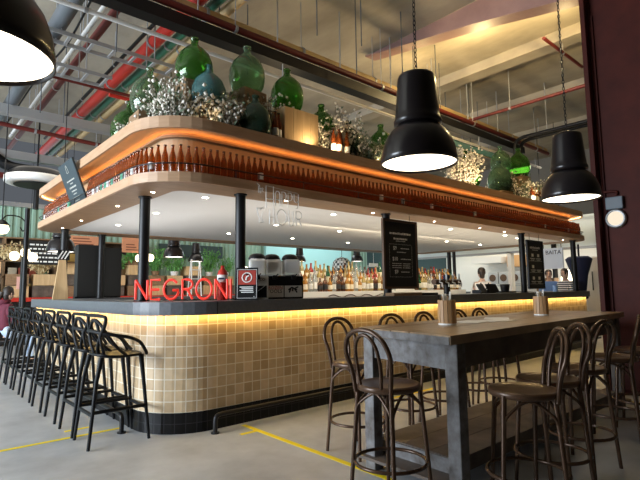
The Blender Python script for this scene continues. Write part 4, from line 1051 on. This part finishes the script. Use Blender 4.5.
def figure(t,stand,shirt,trouser,arm_fwd=.3):
    """facing +x, base at the origin; stand True/False (seated)"""
    hz=.93 if stand else .60
    tor=.52
    P=[(0,0,hz),(0,0,hz+.18),(.0,0,hz+.40),(-.01,0,hz+tor),(0,0,hz+tor+.10)]
    Rr=[(.125,.16),(.11,.14),(.12,.17),(.07,.09),.05]
    E=[(0,1),(1,2),(2,3),(3,4)]
    aL=[]
    for s in (-1,1):
        i=len(P); P+= [(-.01,s*.17,hz+.46),(.05,s*.22,hz+.20),(.27,s*.16,hz+.14),(.34,s*.14,hz+.15)]; Rr+=[.062,.048,.036,.03]; E+=[(2,i),(i,i+1),(i+1,i+2),(i+2,i+3)]
        for q in range(4): 
            j=len(P); P.append((.42-.008*abs(q-1.5),s*(.11+.02*q),hz+.15-.01*q)); Rr.append(.009); E.append((i+3,j))
        j=len(P); P.append((.37,s*.10,hz+.17)); Rr.append(.01); E.append((i+3,j))
    for s in (-1,1):
        i=len(P)
        if stand: P+=[(.0,s*.09,hz-.05),(.01,s*.10,.50),(-.02,s*.10,.09),(.12,s*.11,.04)]
        else: P+=[(.05,s*.10,hz-.02),(.45,s*.12,hz+.0),(.42,s*.12,.09),(.55,s*.12,.04)]
        Rr+=[.09,.06,.042,.035]; E+=[(0,i),(i,i+1),(i+1,i+2),(i+2,i+3)]
    skin('body',P,E,Rr,M_skin,t)
    V=[P[0],P[1],P[2],P[3]]; q=[(.15,.19),(.135,.17),(.145,.20),(.085,.11)]; E2=[(0,1),(1,2),(2,3)]
    for s,i in ((-1,5),(1,14)):
        j=len(V); V+=[P[i],P[i+1],P[i+2]]; q+=[.08,.065,.05]; E2+=[(2,j),(j,j+1),(j+1,j+2)]
    skin('top_garment',V,E2,q,shirt,t)
    V=[(0,0,hz-.02),(0,0,hz+.14)];q=[(.125,.165),(.135,.165)];E2=[(0,1)]
    n0=len(P)-8
    for k in (0,4):
        j=len(V); V+=[P[n0+k],P[n0+k+1],P[n0+k+2]]; q+=[.105,.078,.06]; E2+=[(0,j),(j,j+1),(j+1,j+2)]
    skin('trousers',V,E2,q,trouser,t)
    m=MB()
    for k in (3,7):
        p=P[n0+k]; m.rbox((p[0]-.05,p[1],.045),(.26,.09,.09),.03,2)
    m.build('shoes',M_black,t)
    return hz+tor+.19
t=thing('person','person in a maroon hoodie and pale jeans seated at far left','person',(1.57,10.6,0),.1)
hh=figure(t,False,M_hoodie,M_jeans); head(t,(.03,0,hh),rz=.2)
MB().lathe([(.04,-.05),(.10,-.02),(.12,.03),(.09,.06)],16,(-.05,0,hh-.17)).build('hood',M_hoodie,t)
MB().tube([(-.08,.0,hh+.02),(-.13,.02,hh-.1),(-.13,.03,hh-.28)],[.05,.045,.02],8).build('ponytail',M_hair,t)
st=thing('low_stool','low black stool under the seated person','stool',(1.53,10.6,0)); MB().cyl((0,0,.40),.19,.04,20).build('seat',M_black,st)
for k in range(4): a=PI/4+k*PI/2; MB().tube([(.13*math.cos(a),.13*math.sin(a),.4),(.19*math.cos(a),.19*math.sin(a),0)],.014,8).build('leg',M_black,st)
t=thing('person','person in white shirt and crossed black braces behind the bar','person',(10.5,6.12,0),.95)
hh=figure(t,True,M_shirt,M_apron); head(t,(.02,0,hh+.02))
MB().tube([(-.135,.10,1.42),(-.16,-.06,1.12),(-.15,-.1,1.02)],.014,6).tube([(-.135,-.10,1.42),(-.16,.06,1.12),(-.15,.1,1.02)],.014,6).build('crossed_braces',M_apron,t)
MB().lathe([(.19,.55),(.185,.8),(.165,1.0),(.168,1.03),(.175,1.0),(.195,.8),(.2,.55)],20).build('apron',M_apron,t)
mS=bpy.data.materials.new('striped knit'); mS.use_nodes=True
nt=mS.node_tree; wv=nt.nodes.new('ShaderNodeTexWave'); tc=nt.nodes.new('ShaderNodeTexCoord'); wv.bands_direction='Z'; wv.inputs['Scale'].default_value=6; rp=nt.nodes.new('ShaderNodeValToRGB')
rp.color_ramp.interpolation='CONSTANT'; rp.color_ramp.elements[0].color=(.02,.02,.03,1); rp.color_ramp.elements[1].position=.5; rp.color_ramp.elements[1].color=(.8,.78,.75,1)
nt.links.new(tc.outputs['Object'],wv.inputs['Vector']); nt.links.new(wv.outputs['Fac'],rp.inputs['Fac']); nt.links.new(rp.outputs['Color'],nt.nodes['Principled BSDF'].inputs['Base Color'])
t=thing('person','person in striped top near the navy parasol at the bar end','person',(12.75,5.12,0),2.8)
hh=figure(t,True,mS,M_apron); head(t,(.02,0,hh))
t=thing('person','person in blue sleeves right of the narrow menu board','person',(12.45,6.05,0),-2.6)
t.location=(13.2,5.72,0)
hh=figure(t,True,mat('blue cotton',(.16,.30,.62),.8),M_apron); head(t,(.02,0,hh))

# ---- floor tape ----------------------------------------------------------------
def tape(l,x0,x1,y0,y1): tag(MB().bb(x0,x1,y0,y1,.0003,.0018).build('floor_tape',M_tape),l,'floor tape')
tape('yellow floor tape running from the bar to the table stool',2.605,2.655,1.95,4.16)
tape('short yellow tape stub crossing the tape near the foot rail',2.44,2.604,3.88,3.93)
tape('yellow floor tape running in from the left under the first stool',-2.5,1.72,4.875,4.925)
tape('yellow tape patch under the second black stool',1.28,1.50,5.12,5.17)
tape('yellow tape mark under the bar side stools',4.5,5.4,3.88,3.93)
tape('yellow tape mark beside the maroon column base',6.3,6.34,.8,2.0)

# ------------------------------------------------------------------ light
def area(name,loc,rot,sx,sy,power,col):
    l=bpy.data.lights.new(name,'AREA'); l.shape='RECTANGLE'; l.size=sx; l.size_y=sy; l.energy=power; l.color=col
    o=bpy.data.objects.new(name,l); COL.objects.link(o); o.location=loc; o.rotation_euler=rot; return o
def point(name,loc,power,col,r=.05):
    l=bpy.data.lights.new(name,'POINT'); l.energy=power; l.color=col; l.shadow_soft_size=r
    o=bpy.data.objects.new(name,l); COL.objects.link(o); o.location=loc; return o
def spot(name,loc,target,power,col,ang=70,r=.05,blend=.6):
    l=bpy.data.lights.new(name,'SPOT'); l.energy=power; l.color=col; l.spot_size=math.radians(ang); l.spot_blend=blend; l.shadow_soft_size=r
    o=bpy.data.objects.new(name,l); COL.objects.link(o); o.location=loc
    o.rotation_euler=(Vector(target)-Vector(loc)).to_track_quat('-Z','Y').to_euler(); return o
W=bpy.data.worlds.new('world'); SC.world=W; W.use_nodes=True
W.node_tree.nodes['Background'].inputs[0].default_value=(.80,.88,1,1); W.node_tree.nodes['Background'].inputs[1].default_value=.13
area('daylight from the open hall side',(-7.5,7.2,2.5),(0,-PI/2+.10,0),3.8,9,2250,(.80,.90,1))
WARM=(1,.74,.42)
# fill lights added behind the counter, aimed up to brighten the white soffit
area('bar soffit fill light',(4.0,5.0,1.02),(PI,0,0),2.6,.10,15,(1,.90,.78))
area('bar soffit fill light',(7.5,5.0,1.02),(PI,0,0),3.6,.10,22,(1,.84,.62))
area('bar soffit fill light',(10.5,5.4,1.02),(PI,0,0),2.0,.10,10,(1,.84,.62))
area('bar soffit fill light',(2.7,7.0,1.02),(PI,0,0),.10,2.6,18,(1,.95,.90))
area('back bar light',(7.3,5.9,2.33),(math.radians(35),0,0),5.5,.06,45,(1,.84,.6))
# track spots on the canopy roof: flowers, jars and ceiling
for x,tx,p in ((2.35,2.3,1.2),(5.0,4.8,8),(9.6,9.6,20)): spot('canopy spot',(x,4.27,3.05),(tx,4.8,3.6),p,WARM,110)
for x,y,p in ((5.0,6.6,60),(8.2,6.4,85),(10.8,6.6,40)): point('canopy uplight',(x,y,3.12),p,WARM,.03)
for y,p in ((2.9,90),(4.4,80),(5.8,40)): point('beam uplight',(7.75,y,5.30),p,(1,.74,.34),.04)
# market and kitchen
spot('canopy spot',(3.66,4.235,3.02),(3.56,4.42,3.3),7,WARM,150)
spot('canopy spot',(4.02,4.27,3.05),(4.32,4.7,3.4),11,WARM,110)
spot('canopy spot',(7.2,4.27,3.05),(7.6,4.75,3.5),30,WARM,110)
spot('beam web fill spot',(4.6,4.2,4.75),(6.9,3.6,5.7),120,(1,.78,.5),70)  # added fill without a fixture, brightens the near face of the beam web
area('market ceiling light',(5,13.2,4.4),(0,0,0),8,1.5,80,(1,.92,.80))
area('market ceiling light',(13.5,14.5,4.4),(0,0,0),5,1.5,170,(.85,.97,1))
area('kitchen ceiling light',(15.9,8,3.1),(0,0,0),2,6.5,90,(1,.93,.80))
area('bar end light',(13.2,6.5,4.5),(0,0,0),1.5,4,70,(1,.90,.74))
area('far hall daylight',(0,18.5,4.0),(PI/2,0,PI),12,3,120,(.85,.93,1))

vs_=SC.view_settings
vs_.view_transform='Standard'; vs_.look='None'; vs_.gamma=1; vs_.use_curve_mapping=False; vs_.exposure=0.0
SC.cycles.max_bounces=10; SC.cycles.transmission_bounces=10; SC.cycles.sample_clamp_indirect=6; SC.cycles.use_denoising=True
